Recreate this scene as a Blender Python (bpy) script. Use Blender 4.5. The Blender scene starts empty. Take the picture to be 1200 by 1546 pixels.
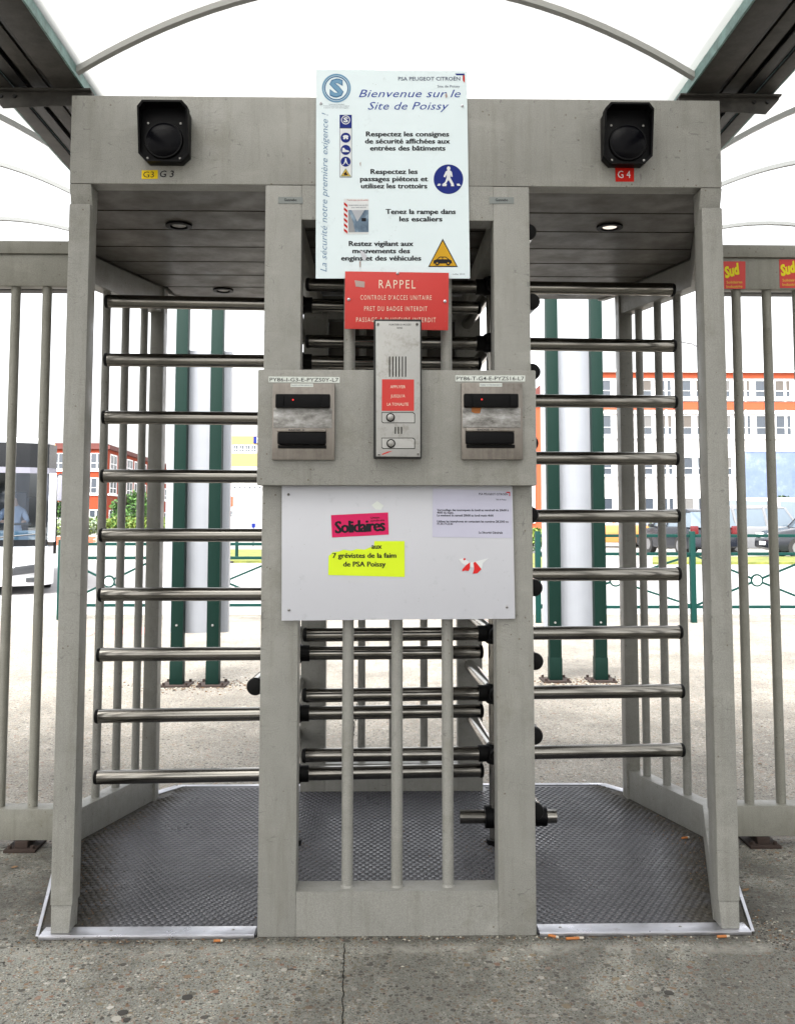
import bpy, bmesh, math, random
from mathutils import Vector, Matrix
R = math.radians
random.seed(7)
C = bpy.context.scene.collection
sc = bpy.context.scene

# ------------------------------------------------------------------ camera
F, PITCH, YAW, ROLL, PPY, CD, CX, CH = 1433.3, 0.0750, 0.0175, 0.0005, 676.2, 2.7379, -0.048, 1.16
cam = bpy.data.cameras.new('camera')
camo = bpy.data.objects.new('camera', cam); C.objects.link(camo)
camo.location = (CX, -CD, CH)
camo.rotation_mode = 'QUATERNION'
camo.rotation_quaternion = (Matrix.Rotation(-YAW, 4, 'Z') @ Matrix.Rotation(math.pi/2+PITCH, 4, 'X') @ Matrix.Rotation(ROLL, 4, 'Z')).to_quaternion()
cam.sensor_fit = 'HORIZONTAL'; cam.sensor_width = 36
cam.lens = F/1200*36
cam.shift_y = -(773-PPY)/1200
cam.clip_start = .05; cam.clip_end = 2000
sc.camera = camo

# ------------------------------------------------------------------ world, sun, exposure
EXPO = 2.15
w = bpy.data.worlds.new('World'); sc.world = w; w.use_nodes = True
nt = w.node_tree; nt.nodes.clear()
SUN_E, SUN_R = 52, 205
sky = nt.nodes.new('ShaderNodeTexSky'); sky.sky_type = 'NISHITA'; sky.sun_disc = False
sky.sun_elevation = R(SUN_E); sky.sun_rotation = R(SUN_R); sky.dust_density = 5; sky.air_density = 1.2
hs = nt.nodes.new('ShaderNodeHueSaturation'); hs.inputs['Saturation'].default_value = .13
bg = nt.nodes.new('ShaderNodeBackground'); bg.inputs['Strength'].default_value = .15
wo = nt.nodes.new('ShaderNodeOutputWorld')
nt.links.new(sky.outputs[0], hs.inputs['Color']); nt.links.new(hs.outputs[0], bg.inputs['Color']); nt.links.new(bg.outputs[0], wo.inputs['Surface'])
sl = bpy.data.lights.new('sun', 'SUN'); sl.energy = 1.5; sl.angle = R(50); sl.color = (1, .97, .92)
so = bpy.data.objects.new('sun', sl); C.objects.link(so)
az = R(SUN_R)
sd = Vector((math.sin(az)*math.cos(R(SUN_E)), math.cos(az)*math.cos(R(SUN_E)), math.sin(R(SUN_E))))
so.rotation_mode = 'QUATERNION'; so.rotation_quaternion = sd.to_track_quat('Z', 'Y')
sc.view_settings.view_transform = 'Standard'; sc.view_settings.look = 'None'
sc.view_settings.gamma = 1; sc.view_settings.use_curve_mapping = False
sc.view_settings.exposure = EXPO
sc.render.film_transparent = False

# ------------------------------------------------------------------ photo measurement -> place
def ray(u, v):
    x = (u-600)/F; z = -(v-PPY)/F; y = 1.
    cp, sp = math.cos(PITCH), math.sin(PITCH)
    Y = y*cp-z*sp; Z = y*sp+z*cp
    cy, sy = math.cos(YAW), math.sin(YAW)
    return x*cy+Y*sy, -x*sy+Y*cy, Z
def pt(u, v, Y):
    r = ray(u, v); t = (Y+CD)/r[1]
    return Vector((CX+r[0]*t, Y, CH+r[2]*t))
def pz(u, v, Z=0):
    r = ray(u, v); t = (Z-CH)/r[2]
    return Vector((CX+r[0]*t, -CD+r[1]*t, Z))

# ------------------------------------------------------------------ materials
MAT = {}
class NB:
    def __init__(s, name):
        s.m = bpy.data.materials.new(name); s.m.use_nodes = True
        s.t = s.m.node_tree; s.n = s.t.nodes; s.b = s.n['Principled BSDF']
        s.g = s.n.new('ShaderNodeNewGeometry')
        MAT[name] = s.m
    def L(s, a, b): s.t.links.new(a, b)
    def vec(s, scale=(1, 1, 1)):
        if scale == (1, 1, 1): return s.g.outputs['Position']
        v = s.n.new('ShaderNodeVectorMath'); v.operation = 'MULTIPLY'; v.inputs[1].default_value = scale
        s.L(s.g.outputs['Position'], v.inputs[0]); return v.outputs[0]
    def noise(s, scale, detail=4, rough=.6, vs=(1, 1, 1), col=False):
        t = s.n.new('ShaderNodeTexNoise'); t.inputs['Scale'].default_value = scale
        t.inputs['Detail'].default_value = detail; t.inputs['Roughness'].default_value = rough
        s.L(s.vec(vs), t.inputs['Vector']); return t.outputs['Color' if col else 'Fac']
    def voro(s, scale, out='Distance', vs=(1, 1, 1), feat='F1'):
        t = s.n.new('ShaderNodeTexVoronoi'); t.inputs['Scale'].default_value = scale; t.feature = feat
        s.L(s.vec(vs), t.inputs['Vector']); return t.outputs[out]
    def ramp(s, fac, stops):
        r = s.n.new('ShaderNodeValToRGB'); s.L(fac, r.inputs[0]); e = r.color_ramp.elements
        while len(e) < len(stops): e.new(.5)
        for k, (p, c) in enumerate(stops):
            e[k].position = p
            c = (c, c, c) if isinstance(c, (int, float)) else c
            e[k].color = (*c, 1)
        return r.outputs[0]
    def mix(s, f, a, b, mode='MIX'):
        m = s.n.new('ShaderNodeMix'); m.data_type = 'RGBA'; m.blend_type = mode
        for k, v in ((0, f), (6, a), (7, b)):
            if hasattr(v, 'links'): s.L(v, m.inputs[k])
            elif k == 0: m.inputs[0].default_value = v
            else:
                v = (v, v, v) if isinstance(v, (int, float)) else v
                m.inputs[k].default_value = (*v, 1)
        return m.outputs[2]
    def math(s, op, a, b=None):
        m = s.n.new('ShaderNodeMath'); m.operation = op
        for k, v in ((0, a), (1, b)):
            if v is None: continue
            if hasattr(v, 'links'): s.L(v, m.inputs[k])
            else: m.inputs[k].default_value = v
        return m.outputs[0]
    def bump(s, h, strength=.3, dist=.001):
        b = s.n.new('ShaderNodeBump'); b.inputs['Strength'].default_value = strength; b.inputs['Distance'].default_value = dist
        s.L(h, b.inputs['Height']); s.L(b.outputs[0], s.b.inputs['Normal'])
    def set(s, color=None, rough=None, metal=None, spec=None):
        for k, v in (('Base Color', color), ('Roughness', rough), ('Metallic', metal), ('Specular IOR Level', spec)):
            if v is None: continue
            if hasattr(v, 'links'): s.L(v, s.b.inputs[k])
            elif k == 'Base Color': s.b.inputs[k].default_value = (*v, 1)
            else: s.b.inputs[k].default_value = v
        return s.m
def plain(name, col, rough=.5, metal=0, var=.08, scale=6, spec=None):
    b = NB(name)
    c = b.mix(b.noise(scale, 5), tuple(x*(1-var) for x in col), tuple(min(1, x*(1+var)) for x in col))
    return b.set(c, rough, metal, spec)
def paint(name, col, grime=(.10, .085, .06), amt=.5):
    b = NB(name)
    big = b.noise(2.0, 5, .62)
    c = b.mix(b.ramp(big, [(.3, 0), (.7, 1)]), tuple(x*.89 for x in col), tuple(x*1.07 for x in col))
    c = b.mix(b.ramp(b.noise(11, 6, .7), [(.38, .4), (.55, 0)]), c, tuple(x*.80 for x in col))
    streak = b.ramp(b.noise(8, 6, .7, (3.6, 3.6, .3)), [(.5, 0), (.74, amt*.8)])
    c = b.mix(streak, c, tuple(x*q for x, q in zip(col, (.56, .54, .48))))
    sm = b.ramp(b.noise(4.2, 9, .76), [(.53, 0), (.66, amt*.8)])
    c = b.mix(sm, c, tuple(x*q for x, q in zip(col, (.62, .60, .52))))
    wipe = b.ramp(b.noise(6, 5, .65, (1, 1, 2.2)), [(.56, 0), (.72, .35)])
    c = b.mix(wipe, c, tuple(min(1, x*1.35) for x in col))
    chips = b.math('MULTIPLY', b.math('LESS_THAN', b.voro(38), .10), b.math('GREATER_THAN', b.noise(3.4, 2), .53))
    c = b.mix(b.math('MULTIPLY', chips, .85), c, grime)
    for (vs, sc_) in (((1, 1, 3.4), 13), ((2.6, 1, 1), 17)):
        scr = b.math('MULTIPLY', b.math('LESS_THAN', b.math('ABSOLUTE', b.math('SUBTRACT', b.noise(sc_, 1, .4, vs), .5)), .0032), b.math('GREATER_THAN', b.noise(sc_*.35, 2), .54))
        c = b.mix(b.math('MULTIPLY', scr, .55), c, tuple(x*.42 for x in col))
    fine = b.noise(420, 2, .5)
    c = b.mix(.16, c, b.ramp(fine, [(.35, 0.0), (.65, 1.0)]), 'OVERLAY')
    b.bump(fine, .35, .0006)
    rr = b.ramp(b.noise(12, 4), [(.3, .36), (.7, .6)])
    return b.set(c, rr, 0, .45)
paint('grey_paint', (.218, .216, .198), amt=.6)
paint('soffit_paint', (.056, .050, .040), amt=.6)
paint('grey_paint_slat', (.115, .108, .092), amt=.8)
paint('fence_paint', (.19, .187, .16), amt=.7)
plain('gap_dark', (.006, .006, .005), .9, spec=.1)
b = NB('brushed_steel')
st = b.noise(6, 4, .6, (.5, 1, 1)); c = b.mix(st, (.20, .19, .172), (.31, .298, .275))
c = b.mix(b.ramp(b.noise(3, 4, .6), [(.5, 0), (.75, .4)]), c, (.22, .20, .17))
b.set(c, b.ramp(b.noise(5, 3), [(.3, .13), (.7, .24)]), 1)
b = NB('aluminium_trim')
c = b.mix(b.noise(9, 5), (.40, .40, .43), (.62, .62, .66)); c = b.mix(b.ramp(b.noise(30, 6, .7), [(.6, 0), (.75, .6)]), c, (.2, .18, .15))
b.set(c, b.ramp(b.noise(20, 3), [(.3, .25), (.7, .45)]), .95)
b = NB('reader_steel')
c = b.mix(b.noise(120, 3, .6, (1, 1, .03)), (.13, .118, .106), (.25, .228, .205)); c = b.mix(b.ramp(b.noise(24, 7, .75), [(.5, 0), (.7, .6)]), c, (.09, .08, .07)); b.set(c, .34, .9)
b = NB('worn_silver')
n1 = b.noise(26, 8, .72, (.7, 1, 1.6)); c = b.ramp(n1, [(.32, (.06, .055, .05)), (.5, (.24, .235, .225)), (.68, (.42, .42, .42))]); b.set(c, .5, .5)
b = NB('intercom_steel')
c = b.mix(b.noise(10, 4), (.27, .27, .262), (.36, .36, .35))
mask = b.ramp(b.noise(22, 9, .78), [(.52, 0), (.64, .7)]); c = b.mix(mask, c, (.20, .19, .17)); b.bump(b.noise(200, 3), .2, .0004)
b.set(c, .45, .55)
plain('black_plastic', (.003, .003, .0035), .45, var=.3, spec=.09)
plain('black_rubber', (.004, .004, .004), .6, spec=.12)
plain('lens_black', (.002, .002, .003), .2, spec=.07)
def plate_mat(name, a, c_, ro):
    b = NB(name)
    c = b.mix(b.noise(3.2, 5, .65), a, c_)
    c = b.mix(b.ramp(b.noise(60, 5, .7), [(.6, 0), (.7, .5)]), c, (.02, .02, .018))
    sx = b.n.new('ShaderNodeSeparateXYZ'); b.L(b.vec(), sx.inputs[0]); ax = b.math('ABSOLUTE', sx.outputs[0])
    # dirt packed against the side rails: distance from the bent rail line
    kink = b.math('ABSOLUTE', b.math('SUBTRACT', sx.outputs[1], .785)); line = b.math('SUBTRACT', 1.12, b.math('MULTIPLY', kink, .29))
    d = b.math('SUBTRACT', line, ax)
    m_ = b.n.new('ShaderNodeMapRange'); m_.inputs[1].default_value = .17; m_.inputs[2].default_value = .0; m_.interpolation_type = 'SMOOTHSTEP'; b.L(d, m_.inputs[0])
    msk = b.math('MULTIPLY', m_.outputs[0], b.ramp(b.noise(12, 7, .75), [(.34, .25), (.56, 1)]))
    c = b.mix(msk, c, b.ramp(b.noise(110, 5, .7), [(.35, (.025, .022, .017)), (.65, (.085, .075, .058))]))
    r_ = b.mix(msk, b.ramp(b.noise(4.5, 5, .6), [(.34, ro), (.62, ro+.22)]), .95)
    b.set(c, r_, .3, .7)
plate_mat('stud_plate', (.015, .015, .018), (.030, .030, .036), .25)
plate_mat('stud_top', (.052, .052, .060), (.078, .078, .088), .24)
b = NB('dirt')
b.set(b.ramp(b.noise(90, 6, .7), [(.35, (.03, .026, .02)), (.6, (.08, .07, .055)), (.72, (.2, .18, .14))]), .95)
# signs
def signmat(name, col, rough=.3):
    b = NB(name)
    c = b.mix(b.noise(4, 4), tuple(x*.96 for x in col), tuple(min(1, x*1.03) for x in col))
    gr = b.ramp(b.noise(22, 8, .75), [(.60, 0), (.74, .45)])
    c = b.mix(gr, c, tuple(x*.55 for x in col))
    sp = b.math('MULTIPLY', b.math('LESS_THAN', b.voro(70), .07), b.math('GREATER_THAN', b.noise(9, 2), .58))
    c = b.mix(b.math('MULTIPLY', sp, .7), c, (.18, .17, .15))
    return b.set(c, rough)
signmat('sign_white', (.55, .63, .66)); signmat('board_white', (.43, .437, .475)); signmat('sign_red', (.42, .012, .007), .5)
for nm, col, ro in (('ink_black', (.012, .012, .015), .5), ('ink_blue', (.015, .04, .25), .5), ('ink_slate', (.04, .05, .10), .5), ('ink_bluegrey', (.14, .22, .33), .5),
                ('sign_blue', (.008, .018, .15), .4), ('light_blue', (.12, .24, .36), .4), ('mid_blue', (.045, .13, .25), .4), ('print_white', (.55, .57, .58), .4), ('ink_cream', (.60, .52, .42), .5),
                ('sign_yellow', (.48, .27, .015), .4), ('sticker_pink', (.50, .015, .09), .5), ('sticker_yellow', (.52, .66, .02), .5), ('sticker_red', (.40, .010, .006), .5),
                ('label_yellow', (.62, .44, .008), .5), ('sud_yellow', (.58, .52, .015), .5), ('red_scrap', (.5, .02, .02), .5), ('sud_gold', (.55, .33, .05), .6),
                ('paper', (.40, .40, .50), .12), ('label_white', (.54, .57, .54), .5), ('tape', (.30, .22, .20), .3), ('olive_sign', (.20, .22, .06), .5),
                ('green_post', (.004, .017, .013), .5), ('rust', (.026, .015, .011), .9), ('galv_green', (.13, .22, .205), .5), ('galv_dark', (.043, .040, .036), .6), ('galv_black', (.010, .010, .010), .5),
                ('barrier_green', (.004, .032, .027), .5), ('panel_white', (.29, .305, .335), .35), ('arch_paint', (.14, .145, .14), .5), ('arch_pale', (.27, .27, .255), .5),
                ('red_wall', (.26, .045, .02), .8), ('orange_wall', (.36, .060, .018), .8), ('white_wall', (.68, .67, .66), .8), ('yellow_wall', (.42, .29, .085), .8),
                ('frame_white', (.78, .78, .78), .5), ('blind', (.085, .074, .064), .7), ('blind_pale', (.115, .113, .11), .7), ('tile_red', (.10, .025, .02), .8),
                ('blue_board', (.05, .09, .25), .4), ('yellow_metal', (.85, .55, .18), .5),
                ('bus_white', (.78, .79, .80), .2), ('bus_black', (.012, .013, .015), .15), ('bus_grey', (.20, .20, .24), .4), ('tyre', (.015, .015, .015), .8), ('rim', (.13, .13, .135), .4),
                ('car_silver', (.19, .195, .205), .25), ('car_dark', (.012, .014, .02), .2), ('car_white', (.75, .75, .75), .2), ('car_red', (.07, .02, .02), .2), ('car_orange', (.35, .15, .04), .25), ('tail_red', (.10, .008, .010), .2),
                ('skin', (.45, .25, .18), .6), ('shirt', (.35, .38, .48), .8), ('hair', (.25, .2, .17), .8), ('seat_grey', (.06, .06, .07), .8), ('dash_blue', (.10, .15, .19), .6), ('lamp_glass', (.035, .037, .04), .2), ('maker_grey', (.14, .155, .15), .4),
                ('bark', (.07, .05, .035), .9), ('butt_orange', (.34, .12, .03), .8), ('butt_paper', (.36, .33, .28), .8), ('brick_red', (.35, .10, .05), .85), ('stone_pale', (.32, .30, .25), .8), ('stone_dark', (.035, .032, .028), .8), ('stone_brown', (.11, .07, .045), .8), ('dry_leaf', (.13, .075, .035), .8), ('bird_dark', (.05, .05, .05), .8)):
    plain(nm, col, ro, spec=.12 if nm.split('_')[0] in ('ink', 'sticker', 'sign', 'label', 'print', 'sud', 'light', 'mid', 'red') else None)
for nm in ('green_post', 'barrier_green'): MAT[nm].node_tree.nodes['Principled BSDF'].inputs['Specular IOR Level'].default_value = .12
MAT['arch_paint'].node_tree.nodes['Principled BSDF'].inputs['Roughness'].default_value = .5
for nm in ('galv_green', 'galv_dark', 'galv_black'):
    m = MAT[nm]; m.node_tree.nodes['Principled BSDF'].inputs['Metallic'].default_value = .3
    tex = [n for n in m.node_tree.nodes if n.type == 'TEX_NOISE'][0]; tex.inputs['Scale'].default_value = 14; tex.inputs['Detail'].default_value = 8; tex.inputs['Roughness'].default_value = .75
    mx = [n for n in m.node_tree.nodes if n.type == 'MIX'][0]
    cr = m.node_tree.nodes.new('ShaderNodeMapRange'); cr.inputs[1].default_value = .35; cr.inputs[2].default_value = .65
    m.node_tree.links.new(tex.outputs[0], cr.inputs[0]); m.node_tree.links.new(cr.outputs[0], mx.inputs[0])
    a = mx.inputs[6].default_value; mx.inputs[6].default_value = (a[0]*.6, a[1]*.6, a[2]*.6, 1)
    a = mx.inputs[7].default_value; mx.inputs[7].default_value = (a[0]*1.35, a[1]*1.35, a[2]*1.35, 1)
def glass(name, tint, mixf):
    m = bpy.data.materials.new(name); m.use_nodes = True; t = m.node_tree; t.nodes.clear()
    tr = t.nodes.new('ShaderNodeBsdfTransparent'); tr.inputs[0].default_value = (*tint, 1)
    gl = t.nodes.new('ShaderNodeBsdfGlossy'); gl.inputs['Roughness'].default_value = .03; gl.inputs[0].default_value = (.8, .85, .9, 1)
    mx = t.nodes.new('ShaderNodeMixShader'); mx.inputs[0].default_value = mixf; o = t.nodes.new('ShaderNodeOutputMaterial')
    t.links.new(tr.outputs[0], mx.inputs[1]); t.links.new(gl.outputs[0], mx.inputs[2]); t.links.new(mx.outputs[0], o.inputs[0])
    MAT[name] = m
glass('bus_glass', (.62, .74, .84), .30)
plain('window_glass', (.035, .045, .06), .06, spec=1)
plain('car_glass', (.10, .13, .16), .06, spec=1)
def emis(name, col, s):
    b = NB(name); b.b.inputs['Emission Color'].default_value = (*col, 1); b.b.inputs['Emission Strength'].default_value = s; b.set(col, .5)
emis('led_red', (.8, .02, .02), .12)
emis('lamp_warm', (1, .9, .8), .22)
def skin_sheet():
    m = bpy.data.materials.new('roof_sheet'); m.use_nodes = True; t = m.node_tree; t.nodes.clear()
    tr = t.nodes.new('ShaderNodeBsdfTransparent'); tr.inputs[0].default_value = (.155, .153, .148, 1)
    tl = t.nodes.new('ShaderNodeBsdfTranslucent'); tl.inputs[0].default_value = (.62, .62, .60, 1)
    mx = t.nodes.new('ShaderNodeMixShader'); mx.inputs[0].default_value = .35; o = t.nodes.new('ShaderNodeOutputMaterial')
    t.links.new(tr.outputs[0], mx.inputs[1]); t.links.new(tl.outputs[0], mx.inputs[2]); t.links.new(mx.outputs[0], o.inputs[0])
    MAT['roof_sheet'] = m
skin_sheet()
# concrete with exposed aggregate
def concrete(name, base, agg=1, sta=.78, dirt=False):
    b = NB(name)
    c = b.mix(b.ramp(b.noise(1.3, 7, .7), [(.34, 0), (.64, 1)]), tuple(x*.58 for x in base), tuple(x*1.32 for x in base))
    c = b.mix(b.ramp(b.noise(34, 7, .8), [(.34, 1-agg), (.60, 1)]), b.mix(.55, c, tuple(x*.45 for x in base)), c)
    c = b.mix(b.ramp(b.noise(210, 4, .7), [(.42, 0), (.62, .55)]), c, tuple(x*1.75 for x in base))
    for sc_, thr, lo in ((210, .40, .25), (120, .38, .35), (64, .36, .52), (38, .34, .80), (17, .20, .90)):
        v_ = b.n.new('ShaderNodeTexVoronoi'); v_.inputs['Scale'].default_value = sc_; v_.inputs['Randomness'].default_value = 1
        wv = b.n.new('ShaderNodeVectorMath'); wv.operation = 'ADD'; nz = b.n.new('ShaderNodeVectorMath'); nz.operation = 'SCALE'; nz.inputs[3].default_value = .35/sc_
        b.L(b.noise(sc_*1.6, 2, .5, col=True), nz.inputs[0]); b.L(nz.outputs[0], wv.inputs[0]); b.L(b.vec(), wv.inputs[1]); b.L(wv.outputs[0], v_.inputs['Vector'])
        sel = b.n.new('ShaderNodeSeparateColor'); b.L(v_.outputs['Color'], sel.inputs[0])
        msk = b.math('MULTIPLY', b.math('LESS_THAN', v_.outputs['Distance'], thr), b.math('GREATER_THAN', sel.outputs[0], lo))
        sc_col = b.ramp(sel.outputs[1], [(0, (.025, .022, .02)), (.30, (.06, .055, .045)), (.48, (.17, .15, .11)), (.66, (.24, .17, .09)), (.76, (.20, .08, .045)), (.88, (.38, .35, .29)), (1, (.52, .5, .46))])
        c = b.mix(b.math('MULTIPLY', msk, .85*agg), c, sc_col)
    st = b.ramp(b.noise(1.05, 6, .72, (1.5, 1, 1)), [(.44, 0), (.58, sta)])
    c = b.mix(st, c, (.045, .042, .036))
    if dirt:
        sx = b.n.new('ShaderNodeSeparateXYZ'); b.L(b.vec(), sx.inputs[0]); ax = b.math('ABSOLUTE', sx.outputs[0])
        def band(v, a0, a1):
            m_ = b.n.new('ShaderNodeMapRange'); m_.inputs[1].default_value = a0; m_.inputs[2].default_value = a1; m_.interpolation_type = 'SMOOTHSTEP'; b.L(v, m_.inputs[0]); return m_.outputs[0]
        nz_ = b.ramp(b.noise(9, 6, .75), [(.36, .15), (.6, 1)])
        front = b.math('MULTIPLY', b.math('MULTIPLY', band(sx.outputs[1], -.075, -.006), band(ax, 1.12, 1.0)), nz_)
        side = b.math('MULTIPLY', b.math('MULTIPLY', b.math('MULTIPLY', band(ax, 1.75, 1.02), band(ax, .9, .98)), band(sx.outputs[1], -.08, .12)), b.ramp(b.noise(3.4, 6, .72), [(.38, .1), (.58, 1)]))
        c = b.mix(b.math('MULTIPLY', b.math('MAXIMUM', front, side), .82), c, (.030, .028, .022))
        pale = b.math('MULTIPLY', b.math('MULTIPLY', band(sx.outputs[1], -.14, -.09), band(sx.outputs[1], -.03, -.08)), b.ramp(b.noise(7, 5, .7), [(.45, 0), (.62, .5)]))
        c = b.mix(pale, c, (.36, .35, .31))
    b.bump(b.noise(140, 6, .75), .9, .005)
    return b.set(c, .85)
concrete('pavement_concrete', (.226, .228, .202), 1, .62, dirt=True)
concrete('pavement_concrete_lit', (.25, .234, .202), .9, .3)  # cleaner, paler pavement copy; open-sky brightness put into its colour
def asphalt(name, base):
    b = NB(name)
    c = b.mix(b.ramp(b.noise(.35, 6, .65), [(.35, 0), (.65, 1)]), tuple(x*.85 for x in base), tuple(x*1.1 for x in base))
    c = b.mix(b.noise(70, 4, .7), c, tuple(x*.6 for x in base)); b.bump(b.noise(90, 4), .4, .004)
    return b.set(c, .9)
asphalt('road_asphalt', (.34, .33, .33)); asphalt('ground_far', (.30, .29, .27)); asphalt('pale_paving', (.36, .34, .30)); asphalt('red_marking', (.42, .20, .18))
b = NB('grass'); b.set(b.ramp(b.noise(3, 8, .7), [(.3, (.06, .08, .015)), (.6, (.16, .17, .03)), (.75, (.22, .20, .05))]), .9)
def leafmat(name, a, c_):
    b = NB(name); b.set(b.ramp(b.noise(2.5, 4), [(.3, a), (.7, c_)]), .6)
leafmat('leaf_green', (.03, .08, .015), (.08, .19, .03)); leafmat('leaf_dark', (.012, .03, .01), (.03, .06, .02)); leafmat('leaf_yellow', (.07, .11, .01), (.16, .21, .03)); leafmat('leaf_pale', (.16, .24, .14), (.42, .48, .36))

# ------------------------------------------------------------------ mesh building
class MB:
    def __init__(s): s.v = []; s.f = []; s.mi = []; s.k = 0
    def box(s, x0, x1, y0, y1, z0, z1, mi=None):
        n = len(s.v); s.v += [(x, y, z) for z in (z0, z1) for y in (y0, y1) for x in (x0, x1)]
        for q in ((0, 2, 3, 1), (4, 5, 7, 6), (0, 1, 5, 4), (2, 6, 7, 3), (0, 4, 6, 2), (1, 3, 7, 5)): s.f.append([n+i for i in q]); s.mi.append(s.k if mi is None else mi)
        return s
    def prism(s, poly, a, b, axis='Y', mi=None):
        """poly of 2D points extruded from a to b; axis Y: (x,z); axis Z: (x,y); axis X: (y,z)"""
        n = len(s.v); m = len(poly)
        def P(p, t): return {'Y': (p[0], t, p[1]), 'Z': (p[0], p[1], t), 'X': (t, p[0], p[1])}[axis]
        s.v += [P(p, a) for p in poly]+[P(p, b) for p in poly]
        k = s.k if mi is None else mi
        s.f.append(list(range(n, n+m))); s.f.append(list(range(n+2*m-1, n+m-1, -1))); s.mi += [k, k]
        for i in range(m): j = (i+1) % m; s.f.append([n+i, n+m+i, n+m+j, n+j]); s.mi.append(k)
        return s
    def face(s, pts, mi=None):
        n = len(s.v); s.v += [tuple(p) for p in pts]; s.f.append(list(range(n, n+len(pts)))); s.mi.append(s.k if mi is None else mi); return s
    def tube(s, pts, r, seg=12, cap=True, mi=None, r2=None):
        pts = [Vector(p) for p in pts]; k = s.k if mi is None else mi; n0 = len(s.v); N = len(pts)
        for i, p in enumerate(pts):
            d = (pts[min(i+1, N-1)]-pts[max(i-1, 0)]).normalized()
            up = Vector((0, 0, 1)) if abs(d.z) < .95 else Vector((0, 1, 0))
            a = d.cross(up).normalized(); b_ = d.cross(a).normalized()
            rr = r if r2 is None else r+(r2-r)*i/(N-1)
            if isinstance(r, (list, tuple)): rr = r[i]
            for q in range(seg):
                t = 2*math.pi*q/seg; s.v.append(tuple(p+a*rr*math.cos(t)+b_*rr*math.sin(t)))
        for i in range(N-1):
            for q in range(seg):
                q2 = (q+1) % seg; s.f.append([n0+i*seg+q, n0+i*seg+q2, n0+(i+1)*seg+q2, n0+(i+1)*seg+q]); s.mi.append(k)
        if cap:
            s.f.append([n0+q for q in range(seg)][::-1]); s.mi.append(k); s.f.append([n0+(N-1)*seg+q for q in range(seg)]); s.mi.append(k)
        return s
    def bar(s, p, q, wd, ht, mi=None, up=(0, 0, 1)):
        """rectangular bar from p to q; wd across, ht along up"""
        p, q = Vector(p), Vector(q); d = (q-p).normalized(); u = Vector(up); a = d.cross(u).normalized(); u = a.cross(d).normalized()
        n = len(s.v); k = s.k if mi is None else mi
        for e in (p, q):
            for sa, su in ((-1, -1), (1, -1), (1, 1), (-1, 1)): s.v.append(tuple(e+a*sa*wd/2+u*su*ht/2))
        for f in ((0, 1, 2, 3), (7, 6, 5, 4), (0, 4, 5, 1), (1, 5, 6, 2), (2, 6, 7, 3), (3, 7, 4, 0)): s.f.append([n+i for i in f]); s.mi.append(k)
        return s
    def build(s, name, mats, parent=None, bevel=0, smooth=None, props=None, recenter=True):
        mats = mats if isinstance(mats, (list, tuple)) else [mats]
        me = bpy.data.meshes.new(name)
        vs = [Vector(v) for v in s.v]
        if recenter:
            lo = [min(v[i] for v in vs) for i in range(3)]; hi = [max(v[i] for v in vs) for i in range(3)]
            c = Vector([(lo[i]+hi[i])/2 for i in range(3)])
            if parent is None: c.z = lo[2]
        else: c = Vector((0, 0, 0))
        me.from_pydata([tuple(v-c) for v in vs], [], s.f)
        for m in mats: me.materials.append(MAT[m])
        me.polygons.foreach_set('material_index', s.mi)
        bm = bmesh.new(); bm.from_mesh(me)
        bmesh.ops.recalc_face_normals(bm, faces=bm.faces)
        if bevel:
            es = [e for e in bm.edges if len(e.link_faces) == 2 and e.calc_face_angle(0) > R(35)]
            bmesh.ops.bevel(bm, geom=es, offset=bevel, segments=2, profile=.6, affect='EDGES', clamp_overlap=True)
        bm.to_mesh(me); bm.free()
        if smooth or bevel:
            me.shade_smooth(); me.set_sharp_from_angle(angle=R(smooth or 40))
        o = bpy.data.objects.new(name, me); C.objects.link(o); o.location = c
        if parent is not None:
            o.parent = parent; o.location = c-worldloc(parent)
        if props:
            for k, v in props.items(): o[k] = v
        return o
def worldloc(o):
    p = Vector(o.location)
    while o.parent: o = o.parent; p += Vector(o.location)
    return p
def empty(name, loc, label, cat, group=None, parent=None):
    o = bpy.data.objects.new(name, None); C.objects.link(o); o.location = loc; o.empty_display_size = .1
    if label: o['label'] = label; o['category'] = cat
    if group: o['group'] = group
    if parent: o.parent = parent; o.location = Vector(loc)-worldloc(parent)
    return o
def T(label, cat, group=None):
    d = {'label': label, 'category': cat}
    if group: d['group'] = group
    return d
STRUCT = {'kind': 'structure'}; STUFF = {'kind': 'stuff'}
def copy_tree(o, parent=None):
    c = o.copy(); C.objects.link(c); c.parent = parent
    for ch in list(o.children): copy_tree(ch, c)
    return c

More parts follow.
